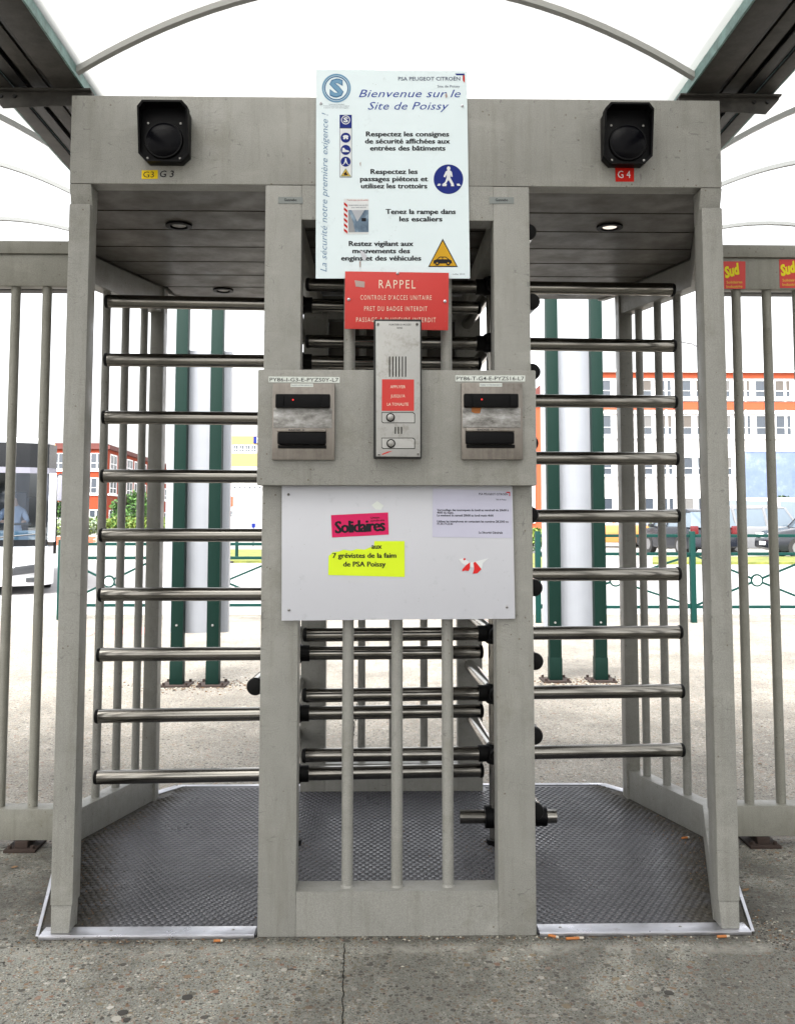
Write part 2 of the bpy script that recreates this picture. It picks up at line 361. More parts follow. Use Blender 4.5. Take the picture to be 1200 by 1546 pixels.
_capcache = {}
def txtmesh(s, bold, shear, sp=1.0):
    cu = bpy.data.curves.new('t', 'FONT'); cu.body = s; cu.size = 1; cu.offset = bold; cu.shear = shear; cu.resolution_u = 2; cu.space_character = sp
    ob = bpy.data.objects.new('t', cu); me = bpy.data.meshes.new_from_object(ob)
    V = [v.co.copy() for v in me.vertices]; Fc = [list(p.vertices) for p in me.polygons]
    bpy.data.objects.remove(ob); bpy.data.curves.remove(cu); bpy.data.meshes.remove(me)
    return V, Fc
def text(name, s, a, b_, cap, Y, mat, parent, bold=0, shear=0, sp=1.0, heavy=0):
    V, Fc = txtmesh(s, bold, shear, sp)
    if 'H' not in _capcache: _capcache['H'] = max(v.y for v in txtmesh('H', 0, 0)[0])
    x0 = min(v.x for v in V); x1 = max(v.x for v in V)
    A = pt(a[0], a[1], Y); B = pt(b_[0], b_[1], Y); d = (B-A); L_ = d.length; d.normalize(); up = Vector((-d.z, 0, d.x))
    ppx = L_/math.hypot(b_[0]-a[0], b_[1]-a[1]); sy = cap*ppx/_capcache['H']; sx = L_/(x1-x0)
    mb = MB(); mb.v = [tuple(A+d*((v.x-x0)*sx)+up*(v.y*sy)) for v in V]; mb.f = Fc; mb.mi = [0]*len(Fc)
    if heavy:
        base, f0 = mb.v, mb.f; mb.v, mb.f = [], []
        for k_, dx in enumerate((-heavy, 0, heavy)):
            n_ = len(mb.v); off = d*(dx*sx)+Vector((0, -.00012*k_, 0)); mb.v += [tuple(Vector(p)+off) for p in base]; mb.f += [[n_+i for i in q] for q in f0]
        mb.mi = [0]*len(mb.f)
    o = mb.build(name, mat, parent)
    # recalc may flip flat islands; make them face the viewer side (-Y)
    me = o.data
    fl = [p.index for p in me.polygons if p.normal.y > 0]
    if fl:
        bm = bmesh.new(); bm.from_mesh(me); bm.faces.ensure_lookup_table(); bmesh.ops.reverse_faces(bm, faces=[bm.faces[i] for i in fl]); bm.to_mesh(me); bm.free()
    return o
def flat(name, pts, Y, mat, parent=None, th=.0006, props=None, bevel=0):
    """thin sheet with outline given in photo pixels, lying on the plane Y"""
    P = [pt(u, v, Y) for u, v in pts]
    return MB().prism([(p.x, p.z) for p in P], Y, Y+th).build(name, mat, parent, bevel, props=props)
def disc_px(u, v, ru, rv=None, n=28, a0=0): rv = rv or ru; return [(u+ru*math.cos(a0+2*math.pi*i/n), v+rv*math.sin(a0+2*math.pi*i/n)) for i in range(n)]
def ringflat(name, u, v, r0, r1, Y, mat, parent, n=40):
    mb = MB(); 
    for i in range(n):
        a, c_ = 2*math.pi*i/n, 2*math.pi*(i+1)/n
        q = [pt(u+r*math.cos(t), v+r*math.sin(t), Y) for r, t in ((r0, a), (r1, a), (r1, c_), (r0, c_))]
        mb.face(q)
    return mb.build(name, mat, parent)
def screw(u, v, Y, parent, r=.0045, mat='aluminium_trim'):
    p = pt(u, v, Y)
    mb = MB(); mb.tube([p, p+Vector((0, -.003, 0)), p+Vector((0, -.0045, 0))], [r, r*.9, r*.45], 10)
    mb.box(p.x-r*.5, p.x+r*.5, Y-.0052, Y-.004, p.z-.0006, p.z+.0006, 1)
    return mb.build('screw', [mat, 'gap_dark'], parent, smooth=40)

# ================================================================== SETTING
MB().box(-600, 600, -60, 1200, -.02, -.008).build('ground', 'ground_far', props=STRUCT)
MB().box(-30, 30, -14, .75, -.02, 0.0).build('pavement', 'pavement_concrete', props=STRUCT)
MB().box(-30, 30, .75, 8.8, -.02, 0.0).build('forecourt', 'pavement_concrete_lit', props=STRUCT)
MB().box(-60, 60, 8.9, 24.3, -.02, -.004).build('road', 'road_asphalt', props=STRUCT)
MB().box(-60, 60, 8.8, 8.9, -.03, .012).build('kerb', 'pale_paving', props=STRUCT)
for nm, u0, u1, v0, v1 in (('grass_verge', 330, 470, 832, 850), ('grass_verge', 780, 830, 838, 862), ('grass_verge', 985, 1500, 843, 852)):
    a, b_ = pz(u0, v1), pz(u1, v0)
    P = [pz(u0, v1), pz(u1, v1), pz(u1, v0), pz(u0, v0)]
    MB().prism([(p.x, p.y) for p in P], -.01, .06, 'Z').build(nm, 'grass', props=STRUCT)
for u0, u1, v0, v1 in ((72, 150, 952, 961), (158, 232, 948, 958)):
    P = [pz(u0, v1), pz(u1-14, v1), pz(u1, v0), pz(u0+22, v0)]
    MB().prism([(p.x, p.y) for p in P], -.002, .004, 'Z').build('road_marking', 'red_marking', props=STRUCT)
# expansion joint / crack running towards the viewer
cr = []
for i in range(26):
    t = i/25; p = pz(521-5*t+random.uniform(-1.6, 1.6), 1425+150*t); cr.append((p.x, p.y))
mb = MB()
for i in range(25):
    (xa, ya), (xb, yb) = cr[i], cr[i+1]; w0 = .0007+.0012*random.random(); w1 = .0009+.0004*random.random()
    mb.face([(xa-w0, ya, .0015), (xb-w1, yb, .0015), (xb+w1, yb, .0015), (xa+w0, ya, .0015)])
mb.build('pavement_joint', 'gap_dark', props=STRUCT)
mb = MB(); pv = None
for i in range(20):
    t = i/19; p = pz(545+70*math.sin(t*2)*.1-40*t*.6, 1010+125*t)
    if pv: mb.face([(pv.x-.003, pv.y, .0015), (pv.x+.003, pv.y, .0015), (p.x+.003, p.y, .0015), (p.x-.003, p.y, .0015)])
    pv = p+Vector((random.uniform(-.01, .01), 0, 0))
mb.build('pavement_crack', 'gap_dark', props=STRUCT)

# ================================================================== TURNSTILE
ZS, ZT, L, HC = 2.144, 2.4115, 1.47, .3892
G = 'grey_paint'
ts = empty('double_turnstile', (0, 0, 0), 'grey painted full-height double turnstile with steel arms, canopy and studded floor plate', 'turnstile')
# centre frames (front and rear): posts and crosspieces
def center_frame(y0, y1, tag_):
    fr = MB().prism([(-HC, 0), (-HC, ZS-.001), (-.2825, ZS-.001), (-.2825, 0)], y0, y1).build('frame_post', G, ts, .004)
    fr2 = MB().prism([(.2825, 0), (.2825, ZS-.001), (HC, ZS-.001), (HC, 0)], y0, y1).build('frame_post', G, ts, .004)
    zt0 = 2.040
    MB().box(-.2825, .2825, y0+.0006, y1-.0006, zt0, ZS-.001).build('frame_crosspiece', G, ts, .0)
    MB().box(-.2825, .2825, y0+.0006, y1-.0006, 0.001, .122).build('frame_crosspiece', G, ts, .0)
    if not tag_:
        MB().box(-.2825, .2825, y0+.01, y1-.01, 1.30, 1.36).build('frame_crosspiece', G, ts, .003)
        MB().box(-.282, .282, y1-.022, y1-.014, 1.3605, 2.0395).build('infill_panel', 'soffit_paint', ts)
    xs = [pt(x, 1150, y0+.04).x for x in (525, 599.5, 676)] if tag_ else [pt(x, 1050, L-.04).x for x in (546, 593, 640)]
    for x in xs: MB().tube([(x, (y0+y1)/2, .118), (x, (y0+y1)/2, 2.042)], .0165, 16).build('frame_bar', G, ts, smooth=40)
    for x in xs:  # weld collars
        MB().tube([(x, (y0+y1)/2, .1215), (x, (y0+y1)/2, .128)], [.021, .0165], 14).build('weld', G, ts, smooth=40)
center_frame(0.0, .08, True); center_frame(L-.08, L, False)
# top longitudinal members of the middle cage
for s in (-1, 1):
    MB().box(s*.336-.03, s*.336+.03, .081, L-.081, 2.06, ZS-.002).build('frame_crosspiece', G, ts, .003)
# enclosure sides
A_, K_, B_ = (.955, .075), (1.157, .785), (1.0, 1.30)
def hexhalf(y, off=0):
    if y < K_[1]: t = (y-A_[1])/(K_[1]-A_[1]); return A_[0]+(K_[0]-A_[0])*t+off
    t = (y-K_[1])/(B_[1]-K_[1]); return K_[0]+(B_[0]-K_[0])*t+off
for s in (-1, 1):
    a, k, b_ = [(s*p[0], p[1]) for p in (A_, K_, B_)]
    x0, x1 = sorted((s*.902, s*.964))
    MB().box(x0, x1, .002, .07, .088, ZS-.06).build('side_post', G, ts, .004)
    xa, xb = sorted((s*.912, s*.963))
    MB().prism([(s*.963, .0112), (s*.963, .088), (s*.906, .088), (s*.912, .0112)], .008, .066).build('post_foot', G, ts, .002)
    x0, x1 = sorted((s*.970, s*1.028))
    MB().box(x0, x1, 1.262, 1.33, 0, ZS-.002).build('side_post', G, ts, .004)
    # rails as mitred plan polygons
    hw = .033
    def plan(hw_, yf=0.01):
        inn = [(s*(A_[0]-hw_-.012), yf), (s*(K_[0]-hw_), K_[1]), (s*(B_[0]-hw_), B_[1])]
        out = [(s*(B_[0]+hw_), B_[1]), (s*(K_[0]+hw_), K_[1]), (s*(A_[0]+hw_-.018), yf)]
        return inn+out
    MB().prism(plan(hw, .072), .0078, .122, 'Z').build('side_rail', G, ts, .004)
    MB().prism(plan(hw, .045), 2.040, ZS-.0005, 'Z').build('side_rail', G, ts, .004)
    # sloping front lip of the side rail below the fascia
    xi, xo = s*.901, s*.965
    MB().prism([(.001, ZS-.001), (.072, ZS-.001), (.072, 2.045), (.035, 2.045)], min(xi, xo), max(xi, xo), 'X').build('rail_end', G, ts, .003)
    for (p, q, ts_) in ((a, k, (.37, .57, .77, .95)), (k, b_, (.27, .52, .78))):
        for t in ts_:
            x = p[0]+(q[0]-p[0])*t; y = p[1]+(q[1]-p[1])*t
            MB().tube([(x, y, .118), (x, y, 2.045)], .016, 14).build('side_bar', G, ts, smooth=40)
# canopy: fascia, top and slatted soffit
MB().box(-.964, .964, 0.0, .012, ZS, ZT).build('fascia', G, ts, .0035)
MB().box(-.962, .962, .012, .062, ZS+.001, ZS+.009).build('fascia_lip', G, ts)
hexp = [(-.962, .013), (.962, .013), (1.188, .785), (1.025, 1.335), (.96, 1.47), (-.96, 1.47), (-1.025, 1.335), (-1.188, .785)]
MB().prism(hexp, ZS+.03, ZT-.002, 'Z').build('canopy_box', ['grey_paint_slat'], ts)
MB().prism([(x*.995, y) for x, y in hexp], ZS+.024, ZS+.029, 'Z').build('soffit_backing', 'gap_dark', ts)
ys = [.064, .262, .462, .668, .868, 1.068, 1.268, 1.468]
for i in range(7):
    y0, y1 = ys[i]+.0055, ys[i+1]-.0055
    P = [(-hexhalf(y0, -.034), y0), (hexhalf(y0, -.034), y0)]
    if y0 < K_[1] < y1: P += [(K_[0]-.034, K_[1])]
    P += [(hexhalf(min(y1, 1.33), -.034), y1), (-hexhalf(min(y1, 1.33), -.034), y1)]
    if y0 < K_[1] < y1: P += [(-K_[0]+.034, K_[1])]
    if y0 > 1.1: P = [(min(max(x, -.96), .96), y) for x, y in P]
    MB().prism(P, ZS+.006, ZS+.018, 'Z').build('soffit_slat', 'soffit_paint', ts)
for u, v in ((270, 339), (920, 341), (337, 437), (853, 440)):
    p = pz(u, v, ZS+.006); p = Vector((p.x, p.y, ZS+.005))
    mb = MB(); n = 24
    prof = [(.044, 0), (.044, -.006), (.030, -.007), (.027, .004)]
    for j in range(len(prof)-1):
        for i in range(n):
            q = []
            for (r_, h), t in (((prof[j]), i), ((prof[j]), i+1), ((prof[j+1]), i+1), ((prof[j+1]), i)):
                an = 2*math.pi*t/n; q.append((p.x+r_*math.cos(an), p.y+r_*math.sin(an), p.z+h))
            mb.face(q)
    dl = mb.build('downlight', 'black_plastic', ts, smooth=30)
    MB().tube([(p.x, p.y, p.z-.002), (p.x, p.y, p.z+.0005)], .024, 18).build('bulb', 'worn_silver' if u < 600 else 'lamp_warm', dl)
for s in (-1, 1):
    hp = [(s*x, y) for x, y in hexp[1:6]][:5] if s > 0 else [hexp[i] for i in (0, 7, 6, 5)]
    if s > 0: hp = [hexp[i] for i in (1, 2, 3, 4)]
    ip = [(x-s*.03, y) for x, y in hp][::-1]
    MB().prism(hp+ip, ZS, ZS+.0295, 'Z').build('canopy_rim', G, ts)
# floor plate
PH = [(-.985, 0), (-.3925, 0), (-.3925, .0825), (.3925, .0825), (.3925, 0), (.985, 0), (1.185, .785), (1.03, 1.34), (.925, 1.49), (-.925, 1.49), (-1.03, 1.34), (-1.185, .785)]
pl = MB().prism(PH, .001, .007, 'Z').build('floor_plate', 'stud_plate', ts)
sv, sf = [], []
ang = [2*math.pi*i/10 for i in range(10)]
j = 0; y = .064
def inside(x, y):
    if abs(x) < .41 and (y < .10 or y > L-.09): return False
    return abs(x) < hexhalf(min(y, 1.33))-.05-(.0 if y > .07 else .02) and not (y > 1.33 and abs(x) > .93)
while y < 1.455:
    x = -1.16+(j % 2)*.012
    while x < 1.16:
        if inside(x, y):
            n = len(sv)
            for (r_, h) in ((.0090, .0068), (.0076, .0098), (.0048, .0106)):
                for a in ang: sv.append((x+r_*math.cos(a), y+r_*.86*math.sin(a), h))
            for l_ in (0, 1):
                for i in range(10): k = (i+1) % 10; sf.append([n+l_*10+i, n+l_*10+k, n+l_*10+10+k, n+l_*10+10+i])
            sf.append([n+20+i for i in range(10)])
        x += .024
    y += .0205; j += 1
mb = MB(); mb.v = sv; mb.f = sf; mb.mi = [0]*len(sf)
mb.build('floor_studs', 'stud_top', pl, smooth=60, props=STUFF)
def trim(P, z0=.0072, z1=.0110): return MB().prism(P, z0, z1, 'Z').build('edge_trim', 'aluminium_trim', ts, .0012)
for s in (-1, 1):
    trim([(s*.3965, -.004), (s*.990, -.004), (s*.990, .052), (s*.3965, .049)])
    MB().box(min(s*.3965, s*.990), max(s*.3965, s*.990), -.010, -.0045, .0012, .0104).build('edge_trim', 'aluminium_trim', ts, .001)
    trim([(s*.9905, -.004), (s*1.0, -.004), (s*1.198, .785), (s*1.044, 1.34), (s*1.034, 1.34), (s*1.185, .785)], .0072, .0106)
    trim([(s*1.034, 1.345), (s*.93, 1.492), (s*.90, 1.468), (s*.985, 1.345)])
    for x in (.80, .46):
        p = (s*x, .026, .0110)
        MB().tube([p, (p[0], p[1], .0122)], [.005, .003], 8).build('screw', 'worn_silver', ts)
trim([(-.924, 1.470), (.924, 1.470), (.924, 1.496), (-.924, 1.496)], .0072, .0104)

# rotors
def rotor(ax, ztop, n, yaw, bend=None):
    r = empty('rotor', (ax, .735, 0), None, None, parent=ts)
    MB().tube([(ax, .735, .02), (ax, .735, 2.15)], .024, 20).build('rotor_pole', 'brushed_steel', r, smooth=40)
    MB().tube([(ax, .735, .0075), (ax, .735, .025)], .036, 20).build('pivot_base', 'black_plastic', r, smooth=40)
    for k in range(n):
        z = ztop-.2125*k
        MB().tube([(ax, .735, z-.035), (ax, .735, z-.028), (ax, .735, z+.028), (ax, .735, z+.035)], [.03, .037, .037, .03], 18).build('arm_clamp', 'black_plastic', r, smooth=30)
        for q in range(4):
            a = R(yaw)+q*math.pi/2+R(random.uniform(-.5, .5)); sag = random.uniform(-.002, .002)
            if bend == (k, q): a -= R(7.2)
            d = Vector((math.cos(a), math.sin(a), 0)); c = Vector((ax, .735, z))
            mb = MB(); mb.tube([c+d*.035, c+d*.678+Vector((0, 0, sag))], .0243, 22, mi=0)
            mb.tube([c+d*.6785, c+d*.684, c+d*.690, c+d*.693], [.0252, .0252, .0225, .012], 20, mi=1)
            mb.tube([c+d*.03, c+d*.062], .029, 18, mi=1)
            mb.build('arm', ['brushed_steel', 'black_rubber'], r, smooth=40)
    return r
rotor(.3654, 2.0225, 9, 2.6)
rotor(-.3654, 1.9525, 9, 3.0, (6, 3))
# low stub at the foot of the right rotor
c = Vector((.3654, .735, .10)); mb = MB(); mb.tube([c-Vector((.13, 0, 0)), c+Vector((.215, 0, 0))], .0235, 20, mi=0); mb.tube([c+Vector((.14, 0, 0)), c+Vector((.18, 0, 0))], .033, 18, mi=1); mb.tube([c-Vector((.04, 0, 0)), c+Vector((.04, 0, 0))], .04, 18, mi=1)
mb.build('bottom_stub', ['brushed_steel', 'black_plastic'], ts, smooth=40)

# control box across the middle
A1, B1 = pt(393.2, 557.5, -.055), pt(806, 733, -.055)
zb = B1.z
MB().box(-.398, .394, -.055, -.0005, zb, A1.z).build('control_box', G, ts, .004)
# pen marking on the fascia
text('handwriting', 'G 3', (241, 267), (262.5, 267), 10, -.0009, 'ink_black', ts, .012, .15)

# ================================================================== THINGS ON THE TURNSTILE
def signal(u0, u1, v0, v1, label, mirror):
    Y = -.002; a, b_ = pt(u0, v0, Y-.04), pt(u1, v1, Y-.04); x0, x1, z1, z0 = a.x, b_.x, a.z, b_.z
    e = empty('signal_light', ((x0+x1)/2, 0, z0), label, 'signal light', 'traffic signals on the canopy fascia')
    c = .022
    oc = [(x0+c, z0), (x1-c, z0), (x1, z0+c), (x1, z1-c*.7), (x1-c*.7, z1), (x0+c*.7, z1), (x0, z1-c*.7), (x0, z0+c)]
    cx, cz = (x0+x1)/2, (z0+z1)/2
    MB().prism([(cx+(x-cx)*.97, cz+(z-cz)*.97) for x, z in oc], -.042, -.0008).build('housing', 'black_plastic', e, .003)
    # visor: open shroud round top and sides
    def sc2(f): return [(cx+(x-cx)*f, cz+(z-cz)*f) for x, z in oc]
    o_, i_ = sc2(1.0), sc2(.93); mb = MB()
    depth = {0: -.046, 1: -.046, 2: -.05, 3: -.075, 4: -.082, 5: -.082, 6: -.075, 7: -.05}
    n = 8
    for i in range(n):
        j = (i+1) % n
        O0, O1, I0, I1 = (o_[i], o_[j], i_[i], i_[j])
        mb.face([(O0[0], -.0425, O0[1]), (O1[0], -.0425, O1[1]), (O1[0], depth[j], O1[1]), (O0[0], depth[i], O0[1])])
        mb.face([(I0[0], depth[i], I0[1]), (I1[0], depth[j], I1[1]), (I1[0], -.0425, I1[1]), (I0[0], -.0425, I0[1])])
        mb.face([(O0[0], depth[i], O0[1]), (O1[0], depth[j], O1[1]), (I1[0], depth[j], I1[1]), (I0[0], depth[i], I0[1])])
    mb.build('visor', 'black_plastic', e)
    lz = cz-.022; r_ = .050
    MB().tube([(cx, -.0425, lz), (cx, -.052, lz)], [r_+.006, r_+.004], 32, mi=0).build('lens_ring', 'black_plastic', e, smooth=40)
    MB().tube([(cx, -.0525, lz), (cx, -.057, lz), (cx, -.061, lz), (cx, -.063, lz)], [r_, r_*.85, r_*.5, r_*.15], 32).build('lens', 'lens_black', e, smooth=60)
    for sx in (-1, 1):
        for sz in (-1, 1):
            p = Vector((cx+sx*.047, -.0425, lz+sz*.052)); MB().tube([p, p+Vector((0, -.003, 0))], .0032, 8).build('screw', 'worn_silver', e)
signal(211, 285, 159, 244, 'black hooded signal light above the yellow G3 sticker', 0)
signal(909, 984, 162, 247, 'black hooded signal light above the red G4 sticker', 1)
o = flat('yellow_sticker', [(213.7, 256.8), (238, 256.2), (238, 269.5), (213.7, 269.8)], -.0012, 'label_yellow', props=T('small yellow sticker printed G3 beneath the left signal light', 'sticker'))
text('lettering', 'G3', (216, 267.6), (232.5, 267.4), 9, -.0016, 'ink_black', o)
o = flat('red_sticker', [(928.3, 250.5), (956.8, 250.5), (956.8, 273.5), (929, 273.5)], -.0012, 'sticker_red', props=T('small red sticker printed G 4 beneath the right signal light', 'sticker'))
text('lettering', 'G 4', (932.5, 268), (951.5, 268), 11, -.0016, 'print_white', o, -.004)

# --- welcome sign
def c1(x, y): return (460+x/4.546, 90+y/4.546)
YW = -.008
ws = flat('welcome_sign', [c1(78, 65), c1(1110, 75), c1(1133, 1500), c1(75, 1500)], YW, 'sign_white', th=.004, props=T('large white welcome and safety rules sign fixed over the middle of the fascia', 'sign'))
t_ = YW-.0006
def tc(s, x0, x1, yb, cap, mat, bold=0, shear=0, sp=1.0, nm='lettering', heavy=0): return text(nm, s, c1(x0, yb), c1(x1, yb), cap/4.546, t_, mat, ws, bold, shear, sp, heavy)
tc('PSA PEUGEOT CITROËN', 640, 1065, 140, 25, 'ink_slate', .012)
tc('Site de Poissy', 910, 1062, 188, 17, 'ink_slate')
tc('Bienvenue sur le', 370, 1068, 255, 54, 'ink_blue', -.002, .32, 1.02)
tc('Site de Poissy', 432, 988, 340, 54, 'ink_blue', -.002, .32, 1.02)
for s, x0, x1, yb in (('Respectez les consignes', 420, 988, 524), ('de sécurité affichées aux', 413, 995, 573), ('entrées des bâtiments', 448, 963, 621),
                      ('Respectez les', 452, 773, 782), ('passages piétons et', 380, 843, 832), ('utilisez les trottoirs', 387, 838, 881),
                      ('Tenez la rampe dans', 556, 1034, 1057), ('les escaliers', 650, 942, 1108),
                      ('Restez vigilant aux', 303, 744, 1277), ('mouvements des', 328, 720, 1327), ('engins et des véhicules', 250, 797, 1377)):
    tc(s, x0, x1, yb, 34, 'ink_black', .008, heavy=.03)
tc('- juillet 2010', 1005, 1097, 1475, 10, 'ink_slate')
text('lettering', 'La sécurité notre première exigence !', c1(150, 1455), c1(158, 362), 42/4.546, t_, 'ink_bluegrey', ws, 0, .3, 1.0)
# emblem mark
flat('emblem', [c1(1030, 92), c1(1095, 92), c1(1095, 104), c1(1040, 104)], t_, 'sign_blue', ws)
flat('emblem', [c1(1083, 105), c1(1096, 104), c1(1097, 155), c1(1083, 140)], t_, 'sticker_red', ws)
u, v = c1(216, 193)
ringflat('logo_ring', u, v, 19.2, 21.8, t_, 'light_blue', ws); ringflat('logo_ring', u, v, 16.6, 18.4, t_, 'mid_blue', ws)
text('logo_letter', 'S', c1(168, 247), c1(266, 247), 25, t_, 'mid_blue', ws, .055)
text('logo_letter', 'S', c1(174, 243), c1(260, 243), 23.5, t_-.0004, 'light_blue', ws, .03)
for x0, x1, y_ in ((165, 270, 306), (130, 305, 318), (130, 300, 331)): tc('la sécurité avant tout notre exigence', x0, x1, y_, 7, 'ink_slate')
# pictogram strip
flat('pictogram_strip', [c1(238, 376), c1(322, 376), c1(322, 806), c1(238, 806)], t_, 'ink_slate', ws, .0004)
flat('pictogram_strip', [c1(241, 470), c1(319, 470), c1(319, 803), c1(241, 803)], t_-.0004, 'print_white', ws, .0003)
flat('pictogram', [c1(239, 377), c1(321, 377), c1(321, 464), c1(239, 464)], t_-.0004, 'sign_blue', ws, .0003)
u, v = c1(280, 411); ringflat('pictogram', u, v, 5.6, 6.8, t_-.0008, 'print_white', ws, 24)
text('lettering', 'S', c1(264, 426), c1(297, 426), 7, t_-.0008, 'print_white', ws, .04)
tc('La sécurité', 246, 314, 481, 6, 'ink_slate')
for k, yy in enumerate((533, 617, 698)):
    u, v = c1(280, yy); flat('pictogram', disc_px(u, v, 7.6), t_-.0009, 'sign_blue', ws, .0003)
    y2 = t_-.0013
    if k == 0:
        flat('pictogram', disc_px(u, v-1.6, 4.2, 2.2), y2, 'print_white', ws, .0003); flat('pictogram', disc_px(u-2.2, v+1.2, 1.6, 1.3), y2-.0004, 'print_white', ws, .0003); flat('pictogram', disc_px(u+2.2, v+1.2, 1.6, 1.3), y2-.0004, 'print_white', ws, .0003)
    elif k == 1: flat('pictogram', [(u-5, v-3), (u-2.4, v-3), (u-.5, v-.3), (u+4.6, v+1.2), (u+5.3, v+3.2), (u-5.3, v+3.2)], y2, 'print_white', ws, .0003)
    else:
        flat('pictogram', [(u-.8, v-5), (u+.8, v-5), (u+1.4, v-1), (u+3, v+3.4), (u+1.6, v+3.4), (u, v), (u-1.6, v+3.4), (u-3, v+3.4), (u-1.4, v-1)], y2, 'print_white', ws, .0003)
        for q in (-4.6, 3): flat('pictogram', [(u+q, v+3.8), (u+q+1.8, v+3.8), (u+q+1.8, v+5), (u+q, v+5)], y2, 'print_white', ws, .0003)
u, v = c1(280, 775); flat('pictogram', [(u, v-7), (u+8, v+5.4), (u-8, v+5.4)], t_-.0009, 'olive_sign', ws, .0003); flat('pictogram', [(u, v-4.6), (u+5.6, v+4), (u-5.6, v+4)], t_-.0013, 'sud_gold', ws, .0003)
flat('pictogram', [(u-2.6, v+3.2), (u-2.6, v), (u-1, v), (u-.6, v-2), (u+1.2, v-2), (u+1.2, v+1), (u+3, v+1), (u+3, v+3.2)], t_-.0017, 'ink_black', ws, .0003)
# pedestrian roundel
u, v = c1(985, 818); flat('roundel', disc_px(u, v, 22.3, n=48), t_, 'sign_blue', ws, .0005)
def pc(pts): return [c1(x, y) for x, y in pts]
q = t_-.0005
flat('walking_figure', disc_px(*c1(986, 744), 2.7, 3.1, 16), q, 'print_white', ws, .0004)
flat('walking_figure', pc([(978, 757), (995, 757), (1008, 768), (1014, 800), (1005, 803), (1000, 785), (998, 808), (1020, 848), (1024, 866), (1010, 866), (986, 822), (962, 856), (942, 864), (944, 852), (962, 838), (972, 808), (974, 784), (962, 806), (951, 800), (966, 766)]), q, 'print_white', ws, .0004)
for a in ([(908, 863), (928, 863), (932, 850), (916, 848)], [(944, 866), (972, 866), (974, 850), (958, 850)], [(1002, 866), (1024, 866), (1020, 850), (1004, 850)], [(1046, 863), (1070, 863), (1058, 848), (1040, 850)]): flat('crossing_stripe', pc(a), q-.0005, 'print_white', ws, .0003)
# staircase photograph
flat('printed_photo', pc([(268, 952), (438, 952), (438, 1196), (268, 1196)]), t_, 'print_white', ws, .0004)
b = NB('photo_print'); c = b.ramp(b.noise(26, 5, .6, (1, 1, .6)), [(.3, (.01, .03, .06)), (.5, (.07, .12, .18)), (.66, (.25, .33, .40)), (.8, (.6, .65, .7))]); b.set(c, .35)
flat('printed_photo', pc([(298, 1030), (437, 1030), (437, 1182), (300, 1182)]), t_-.0005, 'photo_print', ws, .0003)
flat('printed_photo', pc([(320, 1030), (410, 1030), (360, 1110)]), t_-.0009, 'panel_white', ws, .0003)
flat('printed_photo', pc([(390, 1085), (420, 1085), (420, 1108), (390, 1108)]), t_-.0009, 'ink_black', ws, .0003)
flat('printed_photo', pc([(300, 1040), (330, 1110), (345, 1182), (300, 1182)]), t_-.0009, 'car_silver', ws, .0003)
for k in range(6):
    y_ = 975+k*36; flat('warning_stripe', pc([(268, y_+18), (268, y_), (292, y_+20), (292, y_+38)] if y_+38 < 1196 else [(270, y_), (290, y_+10), (290, y_+20), (270, y_+16)]), t_-.0005, 'sticker_red', ws, .0003)
text('lettering', 'Tenez la rampe dans les escaliers', c1(290, 966), c1(436, 966), 2, t_-.0008, 'sticker_red', ws); text('lettering', 'Gardez toujours une main libre', c1(300, 1000), c1(434, 1000), 2, t_-.0008, 'ink_slate', ws)
text('lettering', 'pour votre sécurité', c1(320, 1016), c1(420, 1016), 2, t_-.0008, 'ink_slate', ws)
# triangle with car
flat('warning_triangle', pc([(946, 1226), (1050, 1421), (846, 1421)]), t_, 'ink_black', ws, .0004)
flat('warning_triangle', pc([(946, 1242), (1040, 1414), (856, 1414)]), t_-.0005, 'sign_yellow', ws, .0004)
q = t_-.001
flat('car_symbol', pc([(882, 1398), (884, 1376), (905, 1368), (925, 1350), (968, 1350), (990, 1368), (1006, 1376), (1010, 1396)]), q, 'ink_black', ws, .0003)
flat('car_symbol', pc([(912, 1368), (928, 1356), (942, 1356), (942, 1368)]), q-.0004, 'sign_yellow', ws, .0003); flat('car_symbol', pc([(948, 1356), (966, 1356), (980, 1368), (948, 1368)]), q-.0004, 'sign_yellow', ws, .0003)
for x in (908, 984):
    flat('car_symbol', disc_px(*c1(x, 1395), 3.3, n=18), q-.0006, 'ink_black', ws, .0003); flat('car_symbol', disc_px(*c1(x, 1395), 1.3, n=12), q-.001, 'sign_yellow', ws, .0003)
for x, y_ in ((110, 298), (1080, 316)): screw(*c1(x, y_), YW, ws)
for pts in ([(376, 1305), (405, 1318), (425, 1345), (418, 1372), (398, 1374), (388, 1345)], [(374, 1385), (384, 1380), (383, 1420), (377, 1425)], [(962, 240), (972, 222), (978, 250), (968, 262)], [(376, 706), (384, 700), (383, 730), (378, 722)]):
    flat('peeled_patch', pc(pts), t_-.0018, 'board_white' if pts[0][0] == 376 and pts[0][1] > 1000 else 'tape', ws, .0004)

